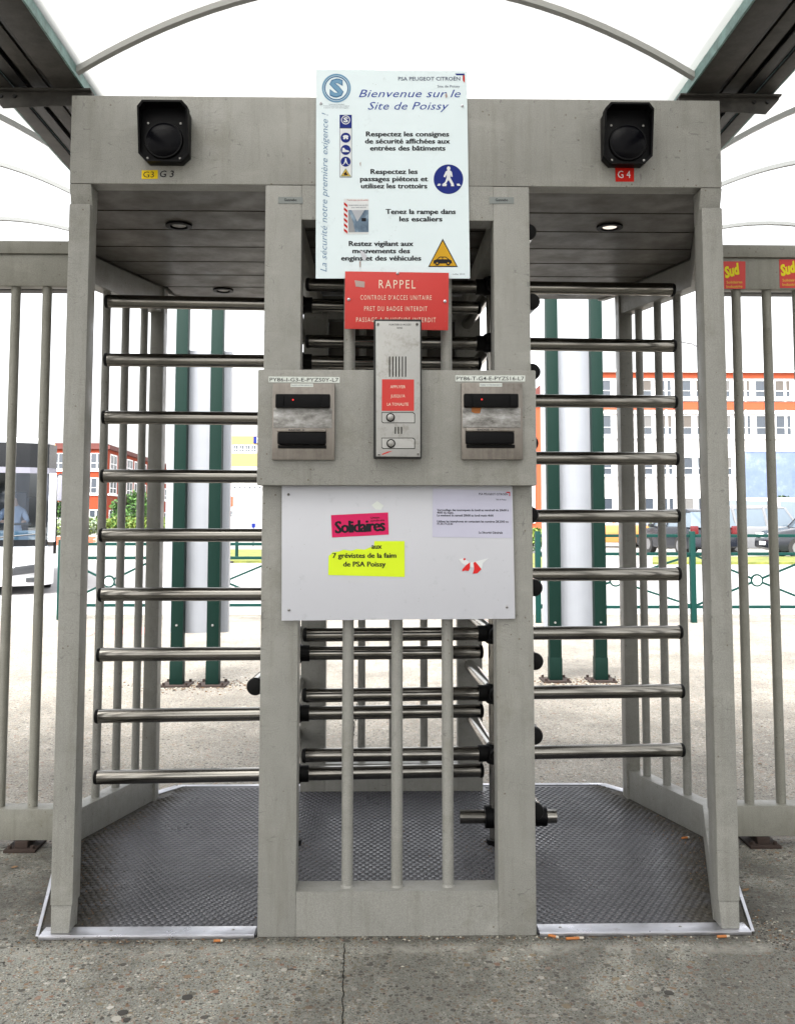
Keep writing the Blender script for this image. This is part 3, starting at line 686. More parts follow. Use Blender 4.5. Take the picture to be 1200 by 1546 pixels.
# --- red reminder plate
def c2(x, y): return (380+x/2.727, 400+y/2.727)
YR = -.018
rp = flat('reminder_plate', [c2(384, 25), c2(811, 31), c2(808, 268), c2(382, 262)], YR, 'sign_red', th=.004, bevel=.0008, props=T('red engraved RAPPEL reminder plate below the white welcome sign', 'sign'))
for s, x0, x1, yb, cap, bo in (('RAPPEL', 523, 674, 95, 35, -.003), ("CONTROLE D'ACCES UNITAIRE", 447, 740, 142, 19, -.004), ('PRET DU BADGE INTERDIT', 463, 722, 188, 19, -.004), ('PASSAGE A PLUSIEURS INTERDIT', 430, 757, 234, 19, -.004)):
    text('lettering', s, c2(x0, yb), c2(x1, yb+1), cap/2.727, YR-.0006, 'ink_cream', rp, bo, 0, 1.28)
for x, y_ in ((399, 142), (795, 149), (600, 33)): screw(*c2(x, y_), YR, rp, .0048)
flat('tape_scrap', [c2(423, 62), c2(465, 68), c2(464, 92), c2(428, 88)], YR-.0008, 'tape', rp)

# --- intercom
YI = -.098
a, b_ = pt(*c2(502, 222), YI), pt(*c2(700, 795), YI)
it = empty('intercom', ((a.x+b_.x)/2, 0, b_.z), 'tall narrow metal door intercom with two push buttons in the middle of the control box', 'intercom')
MB().box(a.x, b_.x, YI, -.056, b_.z, a.z).build('case', 'galv_black', it, .003)
P = [pt(*c2(x, y_), YI-.003) for x, y_ in ((510, 230), (693, 232), (694, 790), (512, 788))]
MB().prism([(p.x, p.z) for p in P], YI-.003, YI).build('face_plate', 'intercom_steel', it, .001)
def slot(x0, x1, y0, y1): flat('speaker_slot', [c2(x0, y0), c2(x1, y0), c2(x1, y1), c2(x0, y1)], YI-.0036, 'gap_dark', it, .0005)
for k in range(6): slot(565+k*13.2, 569.5+k*13.2, 376, 460)
for k in range(3): slot(589+k*12.6, 593.5+k*12.6, 666, 695)
lb = flat('red_label', [c2(536, 470), c2(668, 471), c2(668, 600), c2(535, 600)], YI-.0042, 'sign_red', it, .0011)
for s, x0, x1, yb in (('APPUYER', 570, 632, 507), ("JUSQU'A", 572, 631, 545), ('LA TONALITE', 557, 645, 579)): text('lettering', s, c2(x0, yb), c2(x1, yb), 12/2.727, YI-.0047, 'ink_cream', lb)
for (y0, y1, bx, by) in ((606, 651, 571, 628), (711, 757, 573, 735)):
    ol = [c2(534, y0), c2(664, y0), c2(672, y0+6), c2(672, y1), c2(540, y1), c2(534, y1-6)]
    flat('button_plate', ol, YI-.0036, 'gap_dark', it, .0005)
    bp = flat('button_plate', [(c2(603+(x*2.727-223*2.727)*0, 0)[0], 0) if False else ((u-603.2)*.965+603.2-.2, (v-c2(0, (y0+y1)/2)[1])*.88+c2(0, (y0+y1)/2)[1]) for (u, v) in ol for x in (0,)], YI-.0041, 'intercom_steel', it, .0004)
    p = pt(*c2(bx, by), YI-.0042)
    MB().tube([p, p+Vector((0, -.004, 0)), p+Vector((0, -.005, 0))], [.0122, .0122, .0105], 22).build('button_ring', 'gap_dark', it, smooth=40)
    MB().tube([p+Vector((0, -.0052, 0)), p+Vector((0, -.0075, 0)), p+Vector((0, -.009, 0))], [.0092, .0088, .005], 20).build('push_button', 'worn_silver', it, smooth=40)
for x, y_ in ((519, 243), (680, 243), (524, 780), (685, 778)): screw(*c2(x, y_), YI-.003, it, .0040, 'worn_silver')
text('lettering', 'PORTIER D ACCES', c2(565, 248), c2(655, 248), 2.6, YI-.0036, 'ink_black', it); text('lettering', 'ENTREE', c2(598, 262), c2(620, 262), 2.6, YI-.0036, 'ink_black', it)
flat('scratch_mark', [c2(535, 778), c2(560, 768), c2(580, 765), c2(560, 774), c2(538, 782)], YI-.0036, 'sign_red', it)

# --- badge readers
YB = -.073
def reader(dx, dy, label, scrap):
    X = lambda x, y_: c2(x+dx, y_+dy)
    a, b_ = pt(*X(86, 487), YB), pt(*X(340, 803), YB)
    e = empty('badge_reader', ((a.x+b_.x)/2, 0, b_.z), label, 'badge reader', 'badge readers on the control box')
    MB().box(a.x, b_.x, YB, -.0555, b_.z, a.z).build('back_plate', 'reader_steel', e, .0015)
    def bx(nm, x0, x1, y0, y1, d0, d1, mat, bev=.0015):
        p, q = pt(*X(x0, y0), YB-d1), pt(*X(x1, y1), YB-d1)
        return MB().box(p.x, q.x, YB-d1, YB-d0, q.z, p.z).build(nm, mat, e, bev)
    bx('upper_reader', 97, 322, 530, 587, .0005, .022, 'black_plastic', .004)
    for x0 in (100, 288): bx('reader_end', x0, x0+32, 533, 584, .0225, .0255, 'black_plastic', .002)
    bx('slot_plate', 90, 330, 589, 671, .0005, .004, 'worn_silver')
    lr = bx('lower_reader', 105, 305, 688, 738, .0005, .030, 'black_plastic', .005)
    bx('reader_cap', 105, 306, 672, 687, .0005, .031, 'reader_steel', .002)
    bx('reader_shadow', 107, 307, 741, 755, .0005, .012, 'black_rubber', .002)  # black strip standing in for the shadow under the lower reader
    text('lettering', 'BADGE  II', X(152, 683), X(216, 683), 2.6, YB-.0316, 'ink_black', e, .02)
    p = pt(*X(170, 555), YB-.0225); MB().tube([p, p+Vector((0, -.002, 0))], [.0026, .0016], 12).build('indicator_lamp', 'led_red', e)
    flat('paper_tag', [X(160, 488), X(253, 488), X(253, 502), X(160, 502)], YB-.0008, 'label_white', e); text('lettering', 'PASSEZ VOTRE BADGE ICI', X(163, 498), X(250, 498), 2.0, YB-.0012, 'ink_slate', e)
    if scrap: flat('orange_scrap', [X(128, 585), X(170, 583), X(162, 612), X(140, 612), X(128, 606)], YB-.005, 'butt_orange', e)
reader(0, 0, 'badge reader on the left of the control box, bare worn slot plate', 0)
reader(777, -2, 'badge reader on the right of the control box, orange scrap on its slot plate', 1)
o = flat('number_label', [c2(70, 459), c2(362, 461), c2(362, 485), c2(70, 483)], -.0562, 'label_white', props=T('white printed code label above the left badge reader', 'label'))
text('lettering', 'PY86-I-G3-E-PYZS0Y-L7', c2(74, 479), c2(357, 480), 15/2.727, -.0567, 'ink_black', o, .006)
o = flat('number_label', [c2(838, 454), c2(1125, 454), c2(1125, 479), c2(838, 479)], -.0562, 'label_white', props=T('white printed code label above the right badge reader', 'label'))
text('lettering', 'PY86-T-G4-E-PYZS16-L7', c2(842, 474), c2(1121, 474), 15/2.727, -.0567, 'ink_black', o, .006)
for x0, lab in ((419.8, 'small grey maker plate on the left frame post below the fascia'), (738.5, 'small grey maker plate on the right frame post below the fascia')):
    o = flat('maker_plate', [(x0, 296.8), (x0+37, 297), (x0+37, 306.8), (x0, 306.8)], -.0014, 'maker_grey', th=.001, props=T(lab, 'plate')); text('lettering', 'Gunnebo', (x0+9, 303.2), (x0+28, 303.2), 4, -.0018, 'ink_black', o, .02)

# --- white notice board with stickers
def c3(x, y): return (400+x/2.857, 720+y/2.857)
YN = -.014
o = flat('notice_board', [c3(73, 38), c3(1067, 37), c3(1079, 612), c3(72, 621)], YN, 'board_white', th=.005, bevel=.0006, props=T('blank white notice board screwed below the control box', 'notice board'))
for x, y_ in ((101, 76), (104, 575), (1044, 562)): screw(*c3(x, y_), YN, o, .004, 'worn_silver')
flat('tape_scrap', [c3(460, 122), c3(484, 104), c3(512, 124), c3(500, 142), c3(478, 140)], YN-.0006, 'label_white', o)
o = flat('pink_sticker', [c3(285, 165), c3(531, 153), c3(534, 249), c3(289, 262)], YN-.001, 'sticker_pink', th=.0004, props=T('hot pink sticker lettered Solidaires on the white board', 'sticker'))
text('lettering', 'Solidaires', c3(304, 243), c3(518, 232), 50/2.857, YN-.0015, 'ink_black', o, .012, 0, .9, .035)
text('lettering', 'Union', c3(455, 181), c3(494, 179), 9/2.857, YN-.0015, 'ink_black', o, .02); text('lettering', 'syndicale', c3(455, 193), c3(516, 190), 8/2.857, YN-.0015, 'ink_black', o, .02)
o = flat('yellow_leaflet', [c3(*p) for p in ((275, 340), (283, 336), (290, 326), (318, 322), (340, 314), (372, 319), (398, 311), (430, 314), (455, 303), (470, 300), (472, 277), (602, 277), (603, 432), (273, 424))], YN-.001, 'sticker_yellow', th=.0004, props=T('torn fluorescent yellow leaflet under the pink sticker', 'leaflet'))
text('lettering', '7 grévistes de la faim', c3(292, 350), c3(566, 349), 21/2.857, YN-.0015, 'ink_black', o, .008, heavy=.03); text('lettering', 'de PSA Poissy', c3(338, 387), c3(520, 387), 21/2.857, YN-.0015, 'ink_black', o, .008, heavy=.03)
text('lettering', 'aux', c3(460, 310), c3(504, 310), 21/2.857, YN-.0015, 'ink_black', o, .008, heavy=.03)
o = flat('printed_notice', [c3(724, 50), c3(1064, 62), c3(1066, 264), c3(722, 260)], YN-.001, 'paper', th=.0004, props=T('printed security notice in a clear sleeve at the top right of the white board', 'notice'))
for s, x0, x1, yb, cap, bo in (('PSA PEUGEOT CITROËN', 922, 1046, 78, 9, .01), ('Site de Poissy', 997, 1040, 100, 6, .01), ('Verrouillage des tourniquets du lundi au vendredi de 20h00 à', 742, 1050, 147, 9, .02), ('4h00 du matin.', 742, 815, 158, 9, .02),
    ('Le weekend du samedi 20h00 au lundi matin 4h00', 742, 985, 170, 9, .02), ('Utilisez les interphones en contactant les numéros 28.2300 ou', 742, 1050, 196, 9, .02), ('01.30.19.23.00', 742, 810, 206, 8, .02), ('La Sécurité Générale', 922, 1025, 244, 9, .02)):
    text('lettering', s, c3(x0, yb), c3(x1, yb+1), cap/2.857, YN-.0015, 'ink_black', o, bo)
flat('emblem', [c3(1040, 64), c3(1057, 64), c3(1057, 82), c3(1053, 82), c3(1053, 69), c3(1040, 69)], YN-.0015, 'sticker_red', o)
o = flat('torn_sticker', [c3(*p) for p in ((836, 356), (858, 350), (884, 370), (920, 362), (966, 350), (940, 372), (935, 400), (905, 392), (870, 385), (850, 372))], YN-.001, 'print_white', th=.0004, props=T('remains of a torn red sticker low on the right of the white board', 'sticker'))
flat('red_scrap', [c3(*p) for p in ((852, 398), (868, 380), (885, 368), (884, 392), (878, 406), (862, 404), (850, 408))], YN-.0015, 'red_scrap', o)
flat('red_scrap', [c3(*p) for p in ((896, 418), (902, 398), (899, 370), (908, 366), (934, 398), (916, 416))], YN-.0015, 'red_scrap', o)
flat('red_scrap', [c3(*p) for p in ((855, 352), (864, 350), (865, 358), (857, 360))], YN-.0015, 'red_scrap', o)

# ================================================================== FENCES BESIDE
def fence(s, label):
    e = empty('bar_fence', (s*2.4, .75, 0), label, 'fence')
    x0, x1 = s*1.188, s*4.6
    X0, X1 = sorted((x0, x1))
    MB().box(X0, X1, .712, .788, 2.135, 2.183).build('top_rail', 'fence_paint', e, .004)
    MB().box(X0, X1, .722, .775, 2.016, 2.1345).build('name_band', 'fence_paint', e, .004)
    MB().box(X0, X1, .80, .86, 2.02, 2.05).build('rear_rail', 'galv_black', e, .002)
    MB().box(X0, X1, .712, .788, .033, .140).build('bottom_rail', 'fence_paint', e, .004)
    xf = pt(24, 450, .75).x if s < 0 else pt(1111, 460, .75).x
    k = 1 if s < 0 else 0
    x = xf+(-s)*.115*(2 if s < 0 else 0)
    while abs(x) < 4.55:
        if abs(x) > 1.24: MB().tube([(x, .75, .139), (x, .75, 2.017)], .0172, 16).build('fence_bar', 'fence_paint', e, smooth=40)
        x += s*.115
    for xx in (pt(40, 1275, .75).x if s < 0 else pt(1145, 1268, .75).x, s*3.0, s*4.5):
        mb = MB(); mb.box(xx-.055, xx+.055, .68, .80, .0006, .010).box(xx-.022, xx+.022, .70, .79, .0101, .0328); mb.tube([(xx-.04, .70, .0101), (xx-.04, .70, .02)], .008, 6).tube([(xx+.04, .70, .0101), (xx+.04, .70, .02)], .008, 6)
        mb.build('anchor_foot', 'rust', e, .001)
    return e
fence(-1, 'grey vertical bar fence adjoining the left side of the turnstile')
fence(1, 'grey vertical bar fence with Sud stickers adjoining the right side of the turnstile')
for u0, u1, v0, v1, lab in ((1091.5, 1125, 394, 435.5, 'red and yellow Sud sticker nearest the turnstile on the right fence rail'), (1176, 1210, 391, 434, 'red and yellow Sud sticker at the right edge of the photo on the fence rail')):
    Y = .7205
    o = flat('union_sticker', [(u0, v0), (u1, v0), (u1, v1), (u0+1, v1)], Y, 'sign_red', th=.001, props=T(lab, 'sticker', None))
    text('lettering', 'Sud', (u0+3.5, v0+25), (u0+28, v0+17), 15, Y-.0005, 'sud_yellow', o, .05, .35)
    text('lettering', 'Solidaires', (u0+5, v0+33.5), (u0+29, v0+33), 4, Y-.0005, 'sud_gold', o, .02); text('lettering', 'Industrie', (u0+5, v0+40), (u0+29, v0+39.5), 4, Y-.0005, 'sud_gold', o, .02)

# ================================================================== ROOF OVERHEAD
def beam(xi, xo, label):
    s = 1 if xo > xi else -1; e = empty('roof_beam', ((xi+xo)/2, -1, 2.56), label, 'beam')
    Y0, Y1 = -6.0, 2.9
    def bx(nm, a, b_, z0, z1, mat): MB().box(min(a, b_), max(a, b_), Y0, Y1, z0, z1).build(nm, mat, e, .002)
    bx('side_plate', xi, xi+s*.007, 2.5605, 2.632, 'galv_green')
    bx('bottom_flange', xi+s*.0075, xi+s*.098, 2.560, 2.568, 'galv_dark')
    bx('web', xi+s*.098, xi+s*.112, 2.5675, 2.625, 'galv_black')
    bx('cable_tray', xi+s*.125, xi+s*.175, 2.572, 2.58, 'galv_dark')
    bx('cable_tray', xi+s*.188, xi+s*.226, 2.566, 2.574, 'galv_black')
    bx('bottom_flange', xi+s*.235, xi+s*.282, 2.560, 2.568, 'galv_dark')
    bx('side_plate', xi+s*.2825, xi+s*.29, 2.5605, 2.632, 'galv_green')
    bx('top_plate', xi+s*.0075, xi+s*.282, 2.6255, 2.632, 'galv_black')
    mb = MB(); y = .29
    mb.prism([(xi-s*.02, 2.553), (xo+s*.025, 2.553), (xo+s*.022, 2.546), (xo-s*.02, 2.500), (xi-s*.02, 2.515)], y, y+.008).box(min(xi-s*.02, xo+s*.025), max(xi-s*.02, xo+s*.025), y-.02, y+.03, 2.5535, 2.5595)
    mb.build('bracket', 'galv_dark', e, .001)
    for q in (.015, .06): MB().tube([(xo-s*q, y, 2.538), (xo-s*q, y-.006, 2.538)], .006, 8).build('bolt', 'galv_black', e)
    return e
beam(-1.015, -1.305, 'green and brown weathered steel roof beam overhead on the left')
beam(.955, 1.245, 'green and brown weathered steel roof beam overhead on the right')
def arch(cx, y, hw_, label, mat='arch_paint'):
    pts = []; n = 28
    for i in range(n+1):
        x = -hw_+2*hw_*i/n; pts.append((cx+x, y, 2.895-.325*x*x*(.98/hw_)**2))
    mb = MB()
    for i in range(n): mb.bar(pts[i], pts[i+1], .045, .028)
    mb = MB(); th, dp = .010, .026
    for i in range(n+1):
        x, yy, z = pts[i]
        mb.v += [(x, yy-dp/2, z-th), (x, yy+dp/2, z-th), (x, yy+dp/2, z+th), (x, yy-dp/2, z+th)]
    for i in range(n):
        a = i*4; b2 = a+4
        for k in range(4): mb.f.append([a+k, a+(k+1) % 4, b2+(k+1) % 4, b2+k]); mb.mi.append(0)
    mb.f += [[0, 1, 2, 3], [n*4+3, n*4+2, n*4+1, n*4]]; mb.mi += [0, 0]
    mb.build('roof_arch', mat, None, smooth=40, props=T(label, 'arch', 'curved roof ribs'))
WD = {.2: 'nearest', .82: 'second', 1.65: 'middle', 2.65: 'farthest'}
arch(-.03, .2, .985, 'large curved roof rib rising between both overhead beams above the fascia', 'arch_pale')  # paler copy of the rib colour, offsetting the shade of the roof
for cx, side in ((-2.29, 'left'), (2.23, 'right')):
    arch(cx, .82, .985, f'uppermost curved roof rib seen beyond the {side} overhead beam')
    arch(cx, 1.66, .985, f'middle curved roof rib seen above the {side} fence')
    arch(cx, 2.68, .985, f'lowest flat-looking curved roof rib just above the {side} fence')
for k, (cx, lab) in enumerate(((-.03, 'translucent vaulted roof sheet over the turnstile'), (-2.29, 'translucent vaulted roof sheet over the left fence'), (2.23, 'translucent vaulted roof sheet over the right fence'), (-4.55, 'added unseen translucent roof sheet dimming light from the left'), (4.49, 'added unseen translucent roof sheet dimming light from the right'))):  # outer bays and the stretch behind the camera are added to dim the light
    mb = MB(); n = 20; hw_ = .985
    for i in range(n):
        q = []
        for t, yy in ((i, -12), (i+1, -12), (i+1, 1.15), (i, 1.15)):
            x = -hw_+2*hw_*t/n; q.append((cx+x, yy, 2.912-.325*x*x))
        mb.face(q)
    mb.build('roof_sheet', 'roof_sheet', props=T(lab, 'roof sheet'), smooth=60)

# ================================================================== SIGN ON GREEN POSTS (two)
def post_sign(uL, uR, v, label, u0, u1):
    pl_, pr = pz(uL, v), pz(uR, v); y = (pl_.y+pr.y)/2
    e = empty('post_sign', ((pl_.x+pr.x)/2, y, 0), label, 'sign', 'panels on green posts behind the turnstile')
    for p in (pl_, pr):
        q = MB().box(p.x-.043, p.x+.043, y-.04, y+.04, .022, 3.1).build('post', 'green_post', e, .003)
        MB().box(p.x-.046, p.x+.046, y-.044, y+.044, .012, .17).build('post_sleeve', 'green_post', q, .003)
        mb = MB(); mb.box(p.x-.10, p.x+.10, y-.10, y+.10, .001, .012)
        for sx in (-1, 1):
            for sy in (-1, 1): mb.tube([(p.x+sx*.078, y+sy*.078, .012), (p.x+sx*.078, y+sy*.078, .03)], .01, 6)
        mb.build('base_plate', 'rust', q, .001)
        MB().tube([(p.x-.002, y-.0405, .42), (p.x-.002, y-.047, .42)], .008, 8).build('bolt', 'worn_silver', q)
    a, b_ = pt(u0, 530, y+.09), pt(u1, 955, y+.09)
    # curved panel bulging towards the viewer
    mb = MB(); n = 14; xs = [a.x+(b_.x-a.x)*i/n for i in range(n+1)]; bul = lambda i: y+.10-.052*math.sin(math.pi*i/n)
    for i in range(n):
        mb.face([(xs[i], bul(i), b_.z), (xs[i+1], bul(i+1), b_.z), (xs[i+1], bul(i+1), a.z), (xs[i], bul(i), a.z)])
    mb.face([(xs[n-i], y+.16, b_.z) for i in range(0, n+1, n)]+[(xs[0], y+.16, a.z), (xs[n], y+.16, a.z)])
    mb.face([(xs[0], bul(0), b_.z), (xs[0], bul(0), a.z), (xs[0], y+.16, a.z), (xs[0], y+.16, b_.z)]); mb.face([(xs[n], bul(n), b_.z), (xs[n], bul(n), a.z), (xs[n], y+.16, a.z), (xs[n], y+.16, b_.z)])
    mb.face([(xs[i], bul(i), a.z) for i in range(n+1)]+[(xs[n], y+.16, a.z), (xs[0], y+.16, a.z)]); mb.face([(xs[i], bul(i), b_.z) for i in range(n+1)]+[(xs[n], y+.16, b_.z), (xs[0], y+.16, b_.z)])
    mb.build('panel', 'panel_white', e, smooth=30)
post_sign(267.5, 321.5, 1035, 'tall white panel on two dark green posts seen through the left turnstile passage', 254, 344)
post_sign(838, 907, 1028, 'tall white panel on two dark green posts seen through the right turnstile passage', 817, 901)
# gravel and rust litter round the post feet
def litter(name, centers, n, mats, size=(.004, .011), flatness=.5, label=None):
    mb = MB()
    for i in range(n):
        cx, cy, sx, sy, z = random.choice(centers); x = random.gauss(cx, sx); y = random.gauss(cy, sy); r_ = random.uniform(*size)
        a = random.uniform(0, 6.28); m = random.randrange(len(mats)); k = random.randint(4, 6); v0 = len(mb.v)
        for q in range(k): t = a+6.283*q/k; rr = r_*random.uniform(.6, 1.2); mb.v.append((x+rr*math.cos(t), y+rr*math.sin(t)*.8, z))
        hh = r_*flatness
        for q in range(k): t = a+6.283*q/k; rr = r_*random.uniform(.35, .8); mb.v.append((x+rr*math.cos(t), y+rr*math.sin(t)*.8, z+hh))
        for q in range(k): q2 = (q+1) % k; mb.f.append([v0+q, v0+q2, v0+k+q2, v0+k+q]); mb.mi.append(m)
        mb.f.append([v0+k+q for q in range(k)]); mb.mi.append(m)
    return mb.build(name, mats, props=dict(STUFF))
litter('gravel_litter', [(-1.35, 4.0, .25, .12, 0), (1.37, 4.1, .25, .12, 0)], 900, ['stone_brown', 'stone_dark', 'stone_pale', 'dry_leaf'])

# ================================================================== GREEN BARRIERS
def barrier(x0, x1, y, z, label, posts=(1, 1)):
    e = empty('street_barrier', ((x0+x1)/2, y, 0), label, 'barrier', 'green barriers along the pavement edge'); m = 'barrier_green'
    for k, x in enumerate((x0, x1)):
        if posts[k]: MB().box(x-.03, x+.03, y-.03, y+.03, .0, z[0]+.05).build('post', m, e, .004)
    for zz in z: MB().box(x0+.0305, x1-.0305, y-.015, y+.015, zz-.017, zz+.017).build('rail', m, e, .003)
    cx, cz = (x0+x1)/2, (z[1]+z[2])/2
    n = 24
    mb = MB(); r_ = .062
    for i in range(n):
        t0, t1 = 6.2832*i/n, 6.2832*(i+1)/n
        mb.bar((cx+r_*math.cos(t0), y, cz+r_*math.sin(t0)), (cx+r_*math.cos(t1), y, cz+r_*math.sin(t1)), .02, .014, up=(0, 1, 0))
    mb.build('centre_ring', m, e)
    MB().tube([(cx, y-.006, cz), (cx, y+.006, cz)], r_-.008, 24).build('centre_disc', 'frame_white', e)
    for sx in (-1, 1):
        for zz in (z[1]-.018, z[2]+.018):
            d = Vector((sx*(x1-x0-.062)/2, 0, zz-cz)); MB().bar(Vector((cx, y, cz))+d.normalized()*.07, Vector((cx, y, cz))+d*.995, .022, .022).build('brace', m, e)
ZR = (.975, .77, .175)
barrier(1.722, 3.474, 8.0, ZR, 'dark green barrier seen between the turnstile side bars on the right, nearest the right panel', (1, 0))
barrier(3.474, 4.93, 8.0, ZR, 'dark green barrier seen through the right bar fence', (1, 0))
barrier(4.93, 6.4, 8.0, ZR, 'dark green barrier at the right edge of the photo', (1, 1))
ZL = (.87, .71, .165)
barrier(-2.50, -1.22, 8.4, ZL, 'dark green barrier between the left panel and the turnstile column', (1, 1))
barrier(-3.75, -2.64, 8.4, ZL, 'dark green barrier seen between the left post and the left panel', (1, 1))

# ================================================================== BUS
def person_mesh(e):
    verts = [(0, 0, 0), (0, 0, .22), (0, .0, .42), (0, -.02, .56), (0, -.05, .70), (.18, 0, .42), (.26, -.14, .24), (.16, -.38, .22), (-.18, 0, .42), (-.26, -.14, .24), (-.16, -.38, .22), (.10, -.2, -.02), (.12, -.46, -.02), (.12, -.5, -.4), (-.10, -.2, -.02), (-.12, -.46, -.02), (-.12, -.5, -.4)]
    edges = [(0, 1), (1, 2), (2, 3), (3, 4), (2, 5), (5, 6), (6, 7), (2, 8), (8, 9), (9, 10), (0, 11), (11, 12), (12, 13), (0, 14), (14, 15), (15, 16)]
    rad = [.14, .14, .13, .055, .095, .07, .045, .035, .07, .045, .035, .085, .07, .05, .085, .07, .05]
    me = bpy.data.meshes.new('person'); me.from_pydata(verts, edges, []); o = bpy.data.objects.new('person', me); C.objects.link(o)
    m = o.modifiers.new('s', 'SKIN'); m.use_smooth_shade = True
    for i, sv_ in enumerate(me.skin_vertices[0].data): sv_.radius = (rad[i], rad[i]); sv_.use_root = (i == 0)
    s2 = o.modifiers.new('d', 'SUBSURF'); s2.levels = s2.render_levels = 2
    dg = bpy.context.evaluated_depsgraph_get(); me2 = bpy.data.meshes.new_from_object(o.evaluated_get(dg)); bpy.data.objects.remove(o)
    me2.materials.append(MAT['shirt']); me2.materials.append(MAT['skin'])
    for p in me2.polygons:
        c_ = p.center; p.material_index = 1 if c_.z > .53 or (c_.y < -.3 and c_.z > .1) else 0; p.use_smooth = True
    return me2
def bus():
    x0, x1, y0, y1 = -7.33, -5.11, 12.2, 20.0
    e = empty('coach', (x1, y0, 0), 'white coach with dark windscreen and grey mirror parked at the left edge', 'coach')
    W = 'bus_white'
    # front lower panel with rounded plan
    def plan(inset=0, yf=0.):
        return [(x0+inset, y1), (x0+inset, y0+.35+yf), (x0+.12+inset, y0+.12+yf), (x0+.4, y0+.02+yf), ((x0+x1)/2, y0-.02+yf), (x1-.4, y0+.02+yf), (x1-.12-inset, y0+.12+yf), (x1-inset, y0+.35+yf), (x1-inset, y1)]
    MB().prism(plan(), .13, .74, 'Z').build('body_lower', W, e, .03)
    MB().prism(plan(.03, .05), 2.335, 2.43, 'Z').build('roof', W, e, .03)
    # sides and back above waist
    for xx in ((x0+.0, x0+.07), (x1-.07, x1)):
        MB().box(xx[0], xx[1], y0+.36, y0+1.0, .741, 2.334).build('side_pillar', W, e)
        MB().box(xx[0], xx[1], y0+1.0, y1, .741, 1.1).build('side_panel', W, e)
        MB().box(xx[0]+.01, xx[1]-.01, y0+1.0, y1-.1, 1.101, 2.1).build('side_window', 'window_glass', e)
        MB().box(xx[0], xx[1], y0+1.0, y1, 2.101, 2.334).build('side_panel', W, e)
    MB().box(x0+.08, x1-.08, y1-.08, y1, .741, 2.334).build('rear_panel', W, e)
    pl2 = plan()
    def strip(nm, z0, z1, mat, out, rng=(1, 7)):
        mb = MB(); P = pl2[rng[0]:rng[1]+1]
        for i in range(len(P)-1): mb.face([(P[i][0], P[i][1]-out, z0), (P[i+1][0], P[i+1][1]-out, z0), (P[i+1][0], P[i+1][1]-out, z1), (P[i][0], P[i][1]-out, z1)])
        return mb.build(nm, mat, e, smooth=40)
    strip('destination_display', 1.96, 2.334, 'bus_black', 0); strip('trim_band', 1.87, 1.96, 'bus_grey', .004); strip('windscreen', .84, 1.87, 'bus_glass', 0, (2, 6)); strip('windscreen_base', .741, .84, 'bus_black', .004)
    for sx, xx in ((1, x1-.055), (-1, x0+.055)):
        MB().box(xx-.055, xx+.055, y0+.1, y0+.36, .80, 1.88).build('corner_pillar', W, e, .02)
        MB().box(xx+sx*.045-.012, xx+sx*.045+.03, y0+.13, y0+.2, .62, 1.7).build('window_seal', 'black_rubber', e)
        MB().prism([(xx-sx*.10, .48), (xx-sx*.52, .43), (xx-sx*.68, .30), (xx-sx*.60, .29), (xx-sx*.25, .33), (xx-sx*.1, .36)], y0-.02, y0+.2).build('headlight', 'lamp_glass', e, .01)
        MB().box(xx-sx*.22-.14, xx-sx*.22+.05, y0-.01, y0+.1, .19, .26).build('fog_light', 'lamp_glass', e, .01)
        for yy in (y0+1.6, y1-2):
            wh = MB().tube([(xx-.10, yy, .36), (xx+.06, yy, .36)], .36, 24).build('wheel', 'tyre', e, smooth=40); MB().tube([(xx+sx*.045-.02, yy, .36), (xx+sx*.065, yy, .36)], .2, 16).build('rim', 'rim', wh, smooth=40)
    MB().tube([(x1-.03, y0+.25, 1.80), (x1+.05, y0+.05, 1.86), (x1+.10, y0-.02, 1.8)], .02, 8).build('mirror_arm', 'bus_black', e)
    MB().box(x1+.005, x1+.19, y0-.08, y0+.02, 1.44, 1.84).build('mirror', 'bus_grey', e, .03)
    for xw, t in (((x0+.4), 1), ((x0+1.2), 1)): MB().tube([(xw, y0-.03, .86), (xw+.75, y0-.05, .93)], .012, 6).build('wiper', 'bus_black', e)
    MB().box(x0+.08, x1-.08, y0+.4, y1-.1, .741, .76).build('cabin_floor', 'seat_grey', e)
    MB().box(x0+.15, x1-.15, y0+.2, y0+.55, .76, .98).build('dashboard', 'dash_blue', e, .04)
    MB().tube([(x1-.9, y0+.62, 1.08), (x1-.35, y0+.62, 1.08)], .02, 8).build('steering_wheel', 'bus_black', e)
    MB().box(x1-.92, x1-.42, y0+1.05, y0+1.2, .76, 1.6).build('driver_seat', 'seat_grey', e, .03)
    for q in range(4): MB().box(x0+.2, x1-.2, y0+2+q*1.3, y0+2.15+q*1.3, .76, 1.55).build('seat_row', 'seat_grey', e, .03)
    mb = MB(); mb.tube([(x1-.5, y0+1.5, 2.43), (x1-.45, y0+1.5, 2.5), (x1-.3, y0+1.5, 2.52)], .012, 6); mb.build('antenna', 'bus_grey', e)
    me2 = person_mesh(e); p = bpy.data.objects.new('person', me2); C.objects.link(p); p.location = (x1-.62, y0+.95, .92); p.scale = (.85,)*3
    e.rotation_euler = (0, 0, R(21)); o_ = Vector((x1, y0, 0)); p.location = o_+Matrix.Rotation(R(21), 3, 'Z') @ (Vector(p.location)-o_); p.rotation_euler = (0, 0, R(21))
    p['label'] = 'driver in a pale shirt seated behind the coach windscreen'; p['category'] = 'person'
bus()

